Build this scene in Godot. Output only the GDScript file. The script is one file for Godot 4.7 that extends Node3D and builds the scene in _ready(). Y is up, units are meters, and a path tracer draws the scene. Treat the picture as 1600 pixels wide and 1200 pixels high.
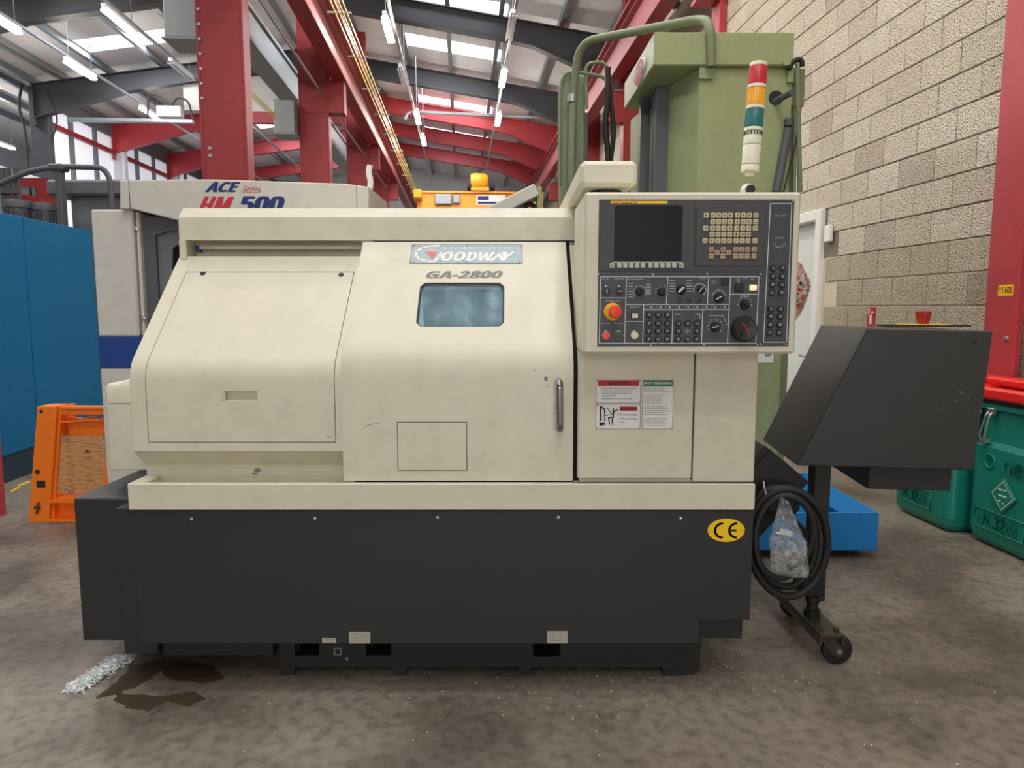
extends Node3D
# Machine shop: a cream and charcoal turning machine in a steel framed hall. Metres, y up. The turning machine is built square to the world axes; the hall stands in a frame turned by four degrees.

const TILT := 0.10768          # the camera looks down by about six degrees
const EYE := 1.5
const FOCAL := 1110.0          # in pixels of a 1600 x 1200 picture
const YAW := 0.069755          # the hall against the world axes

class MB:
	var v := PackedVector3Array()
	var n := PackedVector3Array()
	func tri_n(a: Vector3, b: Vector3, c: Vector3, na: Vector3, nb: Vector3, nc: Vector3) -> void:
		v.append(a); v.append(c); v.append(b)
		n.append(na); n.append(nc); n.append(nb)
	func tri(a: Vector3, b: Vector3, c: Vector3) -> void:
		var k := (b - a).cross(c - a)
		if k.length() < 1e-12: return
		k = k.normalized()
		tri_n(a, b, c, k, k, k)
	func quad(a: Vector3, b: Vector3, c: Vector3, d: Vector3) -> void:
		tri(a, b, c); tri(a, c, d)
	func quad_n(a: Vector3, b: Vector3, c: Vector3, d: Vector3, na: Vector3, nb: Vector3) -> void:
		tri_n(a, b, c, na, nb, nb); tri_n(a, c, d, na, nb, na)
	func slab(a: Vector3, b: Vector3, c: Vector3, d: Vector3, t: Vector3) -> void:   # top a b c d counterclockwise, body along t
		quad(a, b, c, d); quad(d + t, c + t, b + t, a + t)
		quad(b, a, a + t, b + t); quad(c, b, b + t, c + t); quad(d, c, c + t, d + t); quad(a, d, d + t, a + t)
	func box(x0: float, x1: float, y0: float, y1: float, z0: float, z1: float, c := 0.0) -> void:
		obox(Vector3((x0 + x1) / 2, (y0 + y1) / 2, (z0 + z1) / 2), Basis(), Vector3(absf(x1 - x0), absf(y1 - y0), absf(z1 - z0)), c)
	func obox(o: Vector3, b: Basis, s: Vector3, c := 0.0) -> void:   # chamfered box
		var h := s / 2
		c = minf(c, minf(h.x, minf(h.y, h.z)) * 0.9)
		var P := func(sx, sy, sz, ax): return o + b * Vector3(sx * (h.x - (0.0 if ax == 0 else c)), sy * (h.y - (0.0 if ax == 1 else c)), sz * (h.z - (0.0 if ax == 2 else c)))
		for s1 in [-1, 1]:
			var f := [[P.call(s1, -1, -s1, 0), P.call(s1, -1, s1, 0), P.call(s1, 1, s1, 0), P.call(s1, 1, -s1, 0)], [P.call(-s1, s1, -1, 1), P.call(-s1, s1, 1, 1), P.call(s1, s1, 1, 1), P.call(s1, s1, -1, 1)], [P.call(-s1, -1, s1, 2), P.call(s1, -1, s1, 2), P.call(s1, 1, s1, 2), P.call(-s1, 1, s1, 2)]]
			for k in 3:
				var q = f[k]
				if k == 0: quad(q[1], q[0], q[3], q[2])
				else: quad(q[0], q[1], q[2], q[3])
		if c <= 0.0: return
		for s1 in [-1, 1]:
			for s2 in [-1, 1]:
				edge(P.call(s1, s2, -1, 0), P.call(s1, s2, 1, 0), P.call(s1, s2, 1, 1), P.call(s1, s2, -1, 1), o)
				edge(P.call(s1, -1, s2, 0), P.call(s1, 1, s2, 0), P.call(s1, 1, s2, 2), P.call(s1, -1, s2, 2), o)
				edge(P.call(-1, s1, s2, 1), P.call(1, s1, s2, 1), P.call(1, s1, s2, 2), P.call(-1, s1, s2, 2), o)
				for s3 in [-1, 1]:
					var a = P.call(s1, s2, s3, 0); var d = P.call(s1, s2, s3, 1); var e = P.call(s1, s2, s3, 2)
					if (d - a).cross(e - a).dot(a - o) > 0: tri(a, d, e)
					else: tri(a, e, d)
	func edge(a: Vector3, b: Vector3, c: Vector3, d: Vector3, o: Vector3) -> void:
		if (b - a).cross(c - a).dot(a + c - o - o) > 0: quad(a, b, c, d)
		else: quad(d, c, b, a)
	func prism(p: PackedVector2Array, o: Vector3, ax: Vector3, ay: Vector3, az: Vector3, c := 0.0, caps := true) -> void:   # p in the (ax, ay) plane, swept along az; ax x ay points along az
		if area(p) < 0: p.reverse()
		var m := p.size()
		var u := az.normalized()
		var q := inset(p, c) if c > 0.0 else p
		var A := func(k: Vector2, t: Vector3): return o + ax * k.x + ay * k.y + t
		var nn := []
		for i in m:
			var e := p[(i + 1) % m] - p[i]
			nn.append((ax * e.y - ay * e.x).normalized())
		for i in m:
			var j := (i + 1) % m
			var n0: Vector3 = nn[i]; var n1: Vector3 = nn[i]
			if nn[(i + m - 1) % m].dot(n0) > 0.78: n0 = (n0 + nn[(i + m - 1) % m]).normalized()
			if nn[j].dot(nn[i]) > 0.78: n1 = (n1 + nn[j]).normalized()
			var a = A.call(p[i], u * c); var b = A.call(p[j], u * c); var d = A.call(p[j], az - u * c); var e = A.call(p[i], az - u * c)
			tri_n(a, b, d, n0, n1, n1); tri_n(a, d, e, n0, n1, n0)
			if c > 0.0:
				quad(A.call(p[i], az - u * c), A.call(p[j], az - u * c), A.call(q[j], az), A.call(q[i], az))
				quad(A.call(q[i], Vector3.ZERO), A.call(q[j], Vector3.ZERO), b, a)
		if not caps: return
		var t := Geometry2D.triangulate_polygon(q)
		for k in range(0, t.size(), 3):
			var a := q[t[k]]; var b := q[t[k + 1]]; var d := q[t[k + 2]]
			if (b - a).cross(d - a) < 0:
				var w := b; b = d; d = w
			tri(A.call(a, az), A.call(b, az), A.call(d, az))
			tri(A.call(a, Vector3.ZERO), A.call(d, Vector3.ZERO), A.call(b, Vector3.ZERO))
	func area(p: PackedVector2Array) -> float:
		var s := 0.0
		for i in p.size(): s += p[i].cross(p[(i + 1) % p.size()])
		return s
	func inset(p: PackedVector2Array, c: float) -> PackedVector2Array:
		var r := PackedVector2Array()
		for i in p.size():
			var d0 := (p[i] - p[i - 1]).normalized(); var d1 := (p[(i + 1) % p.size()] - p[i]).normalized()
			var m := (Vector2(-d0.y, d0.x) + Vector2(-d1.y, d1.x))
			r.append(p[i] + m * (c / maxf(0.3, 1.0 + d0.dot(d1))))
		return r
	func tube(path: Array, r: float, seg := 10, closed := false) -> void:
		var m := path.size()
		var up := Vector3.ZERO
		var rings := []
		var count := m + 1 if closed else m
		for i in count:
			var a: Vector3 = path[(i - 1 + m) % m] if closed or i > 0 else path[0]
			var b: Vector3 = path[(i + 1) % m] if closed or i < m - 1 else path[m - 1]
			var t := (b - a).normalized()
			if up == Vector3.ZERO: up = t.cross(Vector3.UP if absf(t.y) < 0.9 else Vector3.RIGHT).normalized()
			up = (up - t * up.dot(t)).normalized()
			var w := t.cross(up)
			var ring := []
			for k in seg:
				var f := TAU * k / seg
				ring.append(up * cos(f) + w * sin(f))
			rings.append(ring)
		for i in count - 1:
			var p: Vector3 = path[i]; var q: Vector3 = path[(i + 1) % m]
			for k in seg:
				var l := (k + 1) % seg
				var n0: Vector3 = rings[i][k]; var n1: Vector3 = rings[i][l]; var n2: Vector3 = rings[i + 1][l]; var n3: Vector3 = rings[i + 1][k]
				tri_n(p + n0 * r, p + n1 * r, q + n2 * r, n0, n1, n2); tri_n(p + n0 * r, q + n2 * r, q + n3 * r, n0, n2, n3)
		if not closed:
			for k in seg:
				var l := (k + 1) % seg
				tri(path[0], path[0] + rings[0][l] * r, path[0] + rings[0][k] * r)
				tri(path[m - 1], path[m - 1] + rings[m - 1][k] * r, path[m - 1] + rings[m - 1][l] * r)
	func bar(a: Vector3, b: Vector3, w: float, h: float, c := 0.0, up := Vector3.UP) -> void:   # box beam from a to b, w across, h along up
		var t := (b - a).normalized()
		var s := up.cross(t).normalized()
		obox((a + b) / 2, Basis(s, t.cross(s), t), Vector3(w, h, a.distance_to(b)), c)
	func lathe(p: Array, o: Vector3, axis: Vector3, seg := 20) -> void:   # p: [radius, distance along the axis]
		var t := axis.normalized()
		var s := t.cross(Vector3.UP if absf(t.y) < 0.9 else Vector3.RIGHT).normalized()
		var w := t.cross(s)
		var nn := []
		for i in p.size() - 1:
			var d := Vector2(p[i + 1][0] - p[i][0], p[i + 1][1] - p[i][1]).normalized()
			nn.append(Vector2(d.y, -d.x))
		for i in p.size() - 1:
			var n0: Vector2 = nn[i]; var n1: Vector2 = nn[i]
			if i > 0 and nn[i - 1].dot(n0) > 0.7: n0 = (n0 + nn[i - 1]).normalized()
			if i < p.size() - 2 and nn[i + 1].dot(nn[i]) > 0.7: n1 = (n1 + nn[i + 1]).normalized()
			for k in seg:
				var f0 := TAU * k / seg; var f1 := TAU * (k + 1) / seg
				var r0 := s * cos(f0) + w * sin(f0); var r1 := s * cos(f1) + w * sin(f1)
				var a: Vector3 = o + r0 * p[i][0] + t * p[i][1]; var b: Vector3 = o + r1 * p[i][0] + t * p[i][1]
				var d: Vector3 = o + r1 * p[i + 1][0] + t * p[i + 1][1]; var e: Vector3 = o + r0 * p[i + 1][0] + t * p[i + 1][1]
				if p[i][0] > 1e-6: tri_n(a, b, d, r0 * n0.x + t * n0.y, r1 * n0.x + t * n0.y, r1 * n1.x + t * n1.y)
				if p[i + 1][0] > 1e-6: tri_n(a, d, e, r0 * n0.x + t * n0.y, r1 * n1.x + t * n1.y, r0 * n1.x + t * n1.y)
	func ring(o: Vector3, ux: Vector3, uy: Vector3, outer: Rect2, hole: Rect2, r: float, depth: float) -> void:   # plate with a rounded hole, thickness behind its face
		var nz := ux.cross(uy).normalized()
		var c := hole.get_center()
		var angles := []
		for i in 48: angles.append(TAU * i / 48 - PI)
		for k in 4:
			var e := Vector2(outer.position.x + outer.size.x * (k % 2), outer.position.y + outer.size.y * (k / 2)) - c
			angles.append(e.angle())
		angles.sort()
		var P := func(q: Vector2, z: float): return o + ux * q.x + uy * q.y - nz * z
		for i in angles.size():
			var a: float = angles[i]; var b: float = angles[(i + 1) % angles.size()]
			var ha := on_rect(hole, c, a, r); var hb := on_rect(hole, c, b, r)
			var oa := on_rect(outer, c, a, 0.0); var ob := on_rect(outer, c, b, 0.0)
			quad(P.call(ha, 0), P.call(oa, 0), P.call(ob, 0), P.call(hb, 0))
			quad(P.call(hb, 0), P.call(hb, depth), P.call(ha, depth), P.call(ha, 0))
			quad(P.call(hb, depth), P.call(ob, depth), P.call(oa, depth), P.call(ha, depth))
			quad(P.call(oa, 0), P.call(oa, depth), P.call(ob, depth), P.call(ob, 0))
	func on_rect(q: Rect2, c: Vector2, a: float, r: float) -> Vector2:
		var d := Vector2(cos(a), sin(a))
		var tx: float = ((q.end.x if d.x > 0 else q.position.x) - c.x) / d.x if absf(d.x) > 1e-7 else 1e9
		var ty: float = ((q.end.y if d.y > 0 else q.position.y) - c.y) / d.y if absf(d.y) > 1e-7 else 1e9
		var p := c + d * minf(tx, ty)
		if r <= 0: return p
		var k := Vector2(q.end.x - r if d.x > 0 else q.position.x + r, q.end.y - r if d.y > 0 else q.position.y + r)
		if (p.x - k.x) * signf(d.x) > 0 and (p.y - k.y) * signf(d.y) > 0:
			var m := c - k; var bb := m.dot(d); var cc := m.length_squared() - r * r
			p = c + d * (-bb + sqrt(maxf(0, bb * bb - cc)))
		return p
	func poly(p: PackedVector2Array, o: Vector3, ux: Vector3, uy: Vector3) -> void:   # flat print
		var t := Geometry2D.triangulate_polygon(p)
		for k in range(0, t.size(), 3):
			var a := p[t[k]]; var b := p[t[k + 1]]; var d := p[t[k + 2]]
			if (b - a).cross(d - a) < 0:
				var w := b; b = d; d = w
			tri(o + ux * a.x + uy * a.y, o + ux * b.x + uy * b.y, o + ux * d.x + uy * d.y)
	func stroke(p: PackedVector2Array, w: float, o: Vector3, ux: Vector3, uy: Vector3, closed := false) -> void:   # flat printed line
		var m := p.size()
		for i in (m if closed else m - 1):
			var a := p[i]; var b := p[(i + 1) % m]
			var d := (b - a).normalized() * w / 2
			if closed or i > 0: a -= d * 0.8
			if closed or i < m - 2: b += d * 0.8
			var s := Vector2(-d.y, d.x)
			var q := [a - s, b - s, b + s, a + s]
			quad(o + ux * q[0].x + uy * q[0].y, o + ux * q[1].x + uy * q[1].y, o + ux * q[2].x + uy * q[2].y, o + ux * q[3].x + uy * q[3].y)
	func mesh(shift := Vector3.ZERO) -> ArrayMesh:
		var a := []
		a.resize(Mesh.ARRAY_MAX)
		var w := v
		if shift != Vector3.ZERO:
			w = PackedVector3Array()
			w.resize(v.size())
			for i in v.size(): w[i] = v[i] + shift
		a[Mesh.ARRAY_VERTEX] = w
		a[Mesh.ARRAY_NORMAL] = n
		var m := ArrayMesh.new()
		if w.size(): m.add_surface_from_arrays(Mesh.PRIMITIVE_TRIANGLES, a)
		return m

var M := {}
const UNIT := 1.153            # the hall was measured in units of this many metres, upwards from the eye's level
var hall_units := false        # true while the hall itself is being built

func hv(v: Vector3) -> Vector3:
	return Vector3(v.x * UNIT, maxf(0.0 if v.y >= 0.0 else -0.3, EYE + (v.y - EYE) * UNIT), v.z * UNIT) if hall_units else v

func shaped(mb: MB, base: Vector3) -> ArrayMesh:
	if hall_units:
		for i in mb.v.size(): mb.v[i] = hv(mb.v[i])
	return mb.mesh(-base)

var names := {}
var HB := Basis(Vector3(cos(YAW), 0, -sin(YAW)), Vector3.UP, Vector3(sin(YAW), 0, cos(YAW)))   # the hall's axes: x to the right wall, -z along the hall
var bold: Font
var plainf: SystemFont

func numbered(called: String) -> String:
	names[called] = names.get(called, -1) + 1
	return called if names[called] == 0 else "%s_%03d" % [called, names[called]]

func thing(called: String, label: String, category: String, base: Vector3, group := "", basis := Basis()) -> Node3D:
	var o := Node3D.new()
	o.name = numbered(called)
	add_child(o)
	base = hv(base)
	o.transform = Transform3D(basis, basis * base)
	o.set_meta("base", base)
	tag(o, label, category, group)
	return o

func tag(o: Node3D, label: String, category := "", group := "") -> void:
	if label: o.set_meta("label", label)
	if category: o.set_meta("category", category)
	if group: o.set_meta("group", group)

func part(parent: Node3D, called: String, mb: MB, m: Material, label := "") -> MeshInstance3D:
	var o := MeshInstance3D.new()
	o.name = called
	var base: Vector3 = parent.get_meta("base")
	o.mesh = shaped(mb, base)
	o.material_override = m
	o.set_meta("base", base)
	if label: o.set_meta("label", label)
	parent.add_child(o, true)
	return o

func inst(parent: Node3D, called: String, mesh: Mesh, m: Material, t: Transform3D, label := "") -> MeshInstance3D:   # a shared mesh at t, in the frame of the parent's thing
	var o := MeshInstance3D.new()
	o.name = called
	o.mesh = mesh
	o.material_override = m
	o.transform = Transform3D(t.basis, hv(t.origin) - parent.get_meta("base"))
	if label: o.set_meta("label", label)
	parent.add_child(o, true)
	return o

func single(called: String, mb: MB, m: Material, label: String, category: String, base: Vector3, group := "", basis := Basis()) -> MeshInstance3D:
	var o := MeshInstance3D.new()
	o.name = numbered(called)
	base = hv(base)
	o.mesh = shaped(mb, base)
	o.material_override = m
	add_child(o)
	o.transform = Transform3D(basis, basis * base)
	o.set_meta("base", base)
	tag(o, label, category, group)
	return o

func structure(called: String, mb: MB, m: Material, label: String, category: String, basis := HB) -> MeshInstance3D:
	var o := single(called, mb, m, label, category, Vector3.ZERO, "", basis)
	o.set_meta("kind", "structure")
	return o

func ray(px: float, py: float) -> Vector3:
	var a := (px - 800.0) / FOCAL; var b := (600.0 - py) / FOCAL
	return Vector3(a, b * cos(TILT) - sin(TILT), -cos(TILT) - b * sin(TILT))

func at(px: float, py: float, d: float) -> Vector3:      # a measured picture point on the upright plane d metres ahead
	var r := ray(px, py)
	return Vector3(0, EYE, 0) + r * (-d / r.z)

func on_plane(px: float, py: float, o: Vector3, nrm: Vector3) -> Vector3:
	var r := ray(px, py)
	return Vector3(0, EYE, 0) + r * ((o - Vector3(0, EYE, 0)).dot(nrm) / r.dot(nrm))

func fillet(p: Array, r: float, k := 6) -> Array:        # rounds the inner corners of an open 3D path
	var out := [p[0]]
	for i in range(1, p.size() - 1):
		var a: Vector3 = p[i - 1]; var b: Vector3 = p[i]; var c: Vector3 = p[i + 1]
		var d := minf(r, minf(a.distance_to(b), b.distance_to(c)) * 0.49)
		var s := b + (a - b).normalized() * d; var e := b + (c - b).normalized() * d
		for j in k + 1:
			var t := float(j) / k
			out.append(s.lerp(b, t).lerp(b.lerp(e, t), t))
	out.append(p[-1])
	return out

func fillet2(p: PackedVector2Array, r: float, k := 5) -> PackedVector2Array:
	var q := []
	for e in p: q.append(Vector3(e.x, e.y, 0))
	var out := PackedVector2Array()
	for e in fillet(q, r, k): out.append(Vector2(e.x, e.y))
	return out

func sheet(mb: MB, line: PackedVector2Array, t: float, x0: float, x1: float, c := 0.0) -> void:   # folded plate: line of (depth, height) points read upwards, thickness t behind it
	var p := PackedVector2Array(line)
	var m := line.size()
	for j in m:
		var i := m - 1 - j
		var d0 := (line[i] - line[maxi(0, i - 1)]); var d1 := (line[mini(m - 1, i + 1)] - line[i])
		if i == 0: d0 = d1
		if i == m - 1: d1 = d0
		d0 = d0.normalized(); d1 = d1.normalized()
		var k := Vector2(d0.y, -d0.x) + Vector2(d1.y, -d1.x)
		p.append(line[i] + k * t / (1.0 + d0.dot(d1)))
	mb.prism(p, Vector3(x0, 0, 0), Vector3(0, 0, -1), Vector3(0, 1, 0), Vector3(x1 - x0, 0, 0), c)

func write(mb: MB, s: String, tl: Vector3, tr: Vector3, bl: Vector3, font: Font = null, slant := 0.0, step := 4.0, weight := 0.0, raised := 0.0) -> void:   # lettering fitted to a box given by three corners
	var tm := TextMesh.new()
	tm.font = font if font else bold
	tm.font_size = 48
	tm.pixel_size = 0.01
	tm.depth = 1.0 if raised > 0.0 else 0.0
	tm.curve_step = step
	tm.text = s
	var a := tm.get_mesh_arrays()
	var vs: PackedVector3Array = a[Mesh.ARRAY_VERTEX]
	var ns: PackedVector3Array = a[Mesh.ARRAY_NORMAL]
	if vs.is_empty(): return
	var lo := Vector2(1e9, 1e9); var hi := -lo
	for p in vs:
		var x := p.x + p.y * slant
		lo = lo.min(Vector2(x, p.y)); hi = hi.max(Vector2(x, p.y))
	var ux := (tr - tl) / (hi.x - lo.x); var uy := (tl - bl) / (hi.y - lo.y)
	var nz := ux.cross(uy).normalized()
	for pass_ in (3 if weight > 0.0 else 1):     # heavier strokes: the outline is laid down again a little to both sides
		var dx: float = [0.0, -weight, weight][pass_]
		for i in range(0, vs.size(), 3):
			if ns[i].z < (-0.5 if raised > 0.0 else 0.5): continue
			for k in 3:
				var p := vs[i + k]
				mb.v.append(bl + ux * (p.x + dx + p.y * slant - lo.x) + uy * (p.y - lo.y) + nz * (pass_ * 0.0004 + (p.z + 0.5) * raised)); mb.n.append(nz if raised == 0.0 else (ux.normalized() * ns[i + k].x + uy.normalized() * ns[i + k].y + nz * ns[i + k].z).normalized())

func noise(freq: float, seed_: int, octaves := 4, kind := FastNoiseLite.TYPE_SIMPLEX_SMOOTH) -> FastNoiseLite:
	var f := FastNoiseLite.new()
	f.noise_type = kind
	f.frequency = freq
	f.seed = seed_
	f.fractal_octaves = octaves
	return f

func tex(f: FastNoiseLite, stops: Array, size := 512, normal := 0.0) -> NoiseTexture2D:
	var t := NoiseTexture2D.new()
	t.width = size; t.height = size
	t.seamless = true
	t.noise = f
	if normal > 0: 
		t.as_normal_map = true; t.bump_strength = normal
	elif stops:
		var g := Gradient.new()
		var offs := PackedFloat32Array(); var cols := PackedColorArray()
		for i in range(0, stops.size(), 2):
			offs.append(stops[i]); cols.append(stops[i + 1])
		g.offsets = offs; g.colors = cols
		t.color_ramp = g
	return t

func grey(k: float) -> Color: return Color(k, k, k)

func mat(c: Color, rough := 0.5, metal := 0.0, map: Texture2D = null, scale := 1.0, world := false) -> StandardMaterial3D:
	var m := StandardMaterial3D.new()
	m.albedo_color = c
	m.roughness = rough
	m.metallic = metal
	if map:
		m.albedo_texture = map
		m.uv1_triplanar = true
		m.uv1_world_triplanar = world
		m.uv1_scale = Vector3.ONE * scale
	return m

func glow(c: Color, e: float) -> StandardMaterial3D:
	var m := mat(c, 0.5)
	m.emission_enabled = true
	m.emission = c
	m.emission_energy_multiplier = e
	return m

func _ready() -> void:
	# camera
	var cam := Camera3D.new()
	cam.name = "camera"
	cam.fov = rad_to_deg(2.0 * atan(600.0 / FOCAL))
	cam.position = Vector3(0, EYE, 0)
	cam.rotation.x = -TILT
	cam.near = 0.05; cam.far = 200.0
	add_child(cam)
	cam.current = true
	# sky (the hall is closed, it is seen by nothing inside)
	var we := WorldEnvironment.new()
	we.name = "environment"
	var env := Environment.new()
	env.background_mode = Environment.BG_SKY
	env.sky = Sky.new()
	var psm := ProceduralSkyMaterial.new()
	psm.sky_top_color = Color(0.62, 0.68, 0.76); psm.sky_horizon_color = Color(0.85, 0.87, 0.9)
	psm.ground_bottom_color = Color(0.4, 0.4, 0.4); psm.ground_horizon_color = Color(0.6, 0.6, 0.6)
	env.sky.sky_material = psm
	env.tonemap_mode = Environment.TONE_MAPPER_LINEAR
	env.tonemap_exposure = 1.12
	env.sdfgi_enabled = true; env.ssao_enabled = true; env.ssil_enabled = true
	we.environment = env
	add_child(we)
	# daylight through the rooflights: [left u, right u, near w, far w]
	for r in ROOFLIGHTS: rooflight_lamp(r)
	# fill light added behind the camera for the fronts, at an invented doorway
	area_lamp("doorway_fill", Vector3(-0.4, 2.2, 8.8), Vector2(5.2, 4.0), Vector3(0, 0, 1), 23.0, Color(1.0, 0.985, 0.95))
	# light added before the white panels at the left to brighten the roof
	area_lamp("panel_fill", Vector3(-11.3, 5.2, -27.5), Vector2(12.0, 3.6), Vector3(-1, 0, 0), 7.0, Color(0.95, 0.97, 1.0))
	var face := SystemFont.new(); face.font_names = PackedStringArray(["Droid Sans"]); face.font_weight = 700
	bold = face
	plainf = SystemFont.new(); plainf.font_names = PackedStringArray(["Droid Sans"])
	materials()
	hall_units = true
	hall()
	wall_of_blocks()
	frame()
	roof_lamps()
	hall_units = false
	lathe_body()
	lathe_door()
	control_panel()
	signal_tower()
	base_details()
	conveyor()
	coil_and_bag()
	green_machine()
	grey_machine()
	left_side()
	right_side()
	floor_litter()

const DAY := 9.0
const ROOFLIGHTS := [
	[-1.45, 1.1, -6.0, -5.0], [-1.45, 1.1, -1.4, -0.4], [-1.45, 1.1, 3.2, 4.2], [-1.45, 1.1, 7.8, 8.8], [-1.45, 1.1, 12.4, 13.4],
	[-1.45, 1.1, 16.9, 17.8], [-1.45, 1.1, 19.8, 20.7], [-1.45, 1.1, 23.3, 24.2], [-1.45, 1.1, 25.3, 26.1], [-1.45, 1.1, 29.6, 30.5], [-1.45, 1.1, 33.5, 34.4],
	[-9.45, -7.0, -4.0, -3.0], [-9.45, -7.0, 1.5, 2.5], [-9.45, -7.0, 7.0, 8.0], [-9.45, -7.0, 12.0, 13.0],
	[-9.45, -7.0, 15.9, 16.85], [-9.45, -7.0, 18.9, 19.7], [-7.6, -5.0, 23.4, 24.3], [-7.6, -5.0, 27.5, 28.6], [-7.6, -5.0, 31.6, 32.6],
	[-16.5, -13.6, 22.0, 23.0], [-16.5, -13.6, 16.0, 17.0], [-19.0, -16.6, 26.0, 27.5], [-14.5, -12.2, 19.0, 20.0]]  # last two added to brighten the far left bay

func roof(u: float) -> float:          # underside of the roof sheets; ridges at -3.05 and -20.5, valley at -11.6
	if u < -11.6: return 8.95 - 0.15 * 8.55 - 0.15 * (u + 11.6)
	return 8.95 - 0.15 * absf(u + 3.05)

func area_lamp(called: String, p: Vector3, size: Vector2, behind: Vector3, energy: float, c: Color) -> void:   # p in the hall's axes; it shines away from behind
	var l := AreaLight3D.new()
	l.name = numbered(called)
	l.area_size = size * UNIT
	l.light_color = c
	l.light_energy = energy
	l.shadow_enabled = true
	l.set("area_range", 60.0)
	add_child(l)
	var z := HB * behind
	var y := Vector3.UP if absf(z.y) < 0.9 else HB * Vector3.FORWARD
	var x := y.cross(z).normalized()
	l.transform = Transform3D(Basis(x, z.cross(x).normalized(), z), HB * Vector3(p.x * UNIT, EYE + (p.y - EYE) * UNIT, p.z * UNIT))

func rooflight_lamp(r: Array) -> void:
	var u: float = (r[0] + r[1]) / 2
	var s := 0.15 * (1.0 if u < -3.05 and u > -11.6 else -1.0)
	area_lamp("rooflight_daylight", Vector3(u, roof(u) - 0.05, -(r[2] + r[3]) / 2), Vector2(r[1] - r[0], r[3] - r[2]), Vector3(-s, 1, 0).normalized(), DAY * (2.2 if r[2] > 15.0 else 1.1), Color(0.94, 0.97, 1.0))

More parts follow.
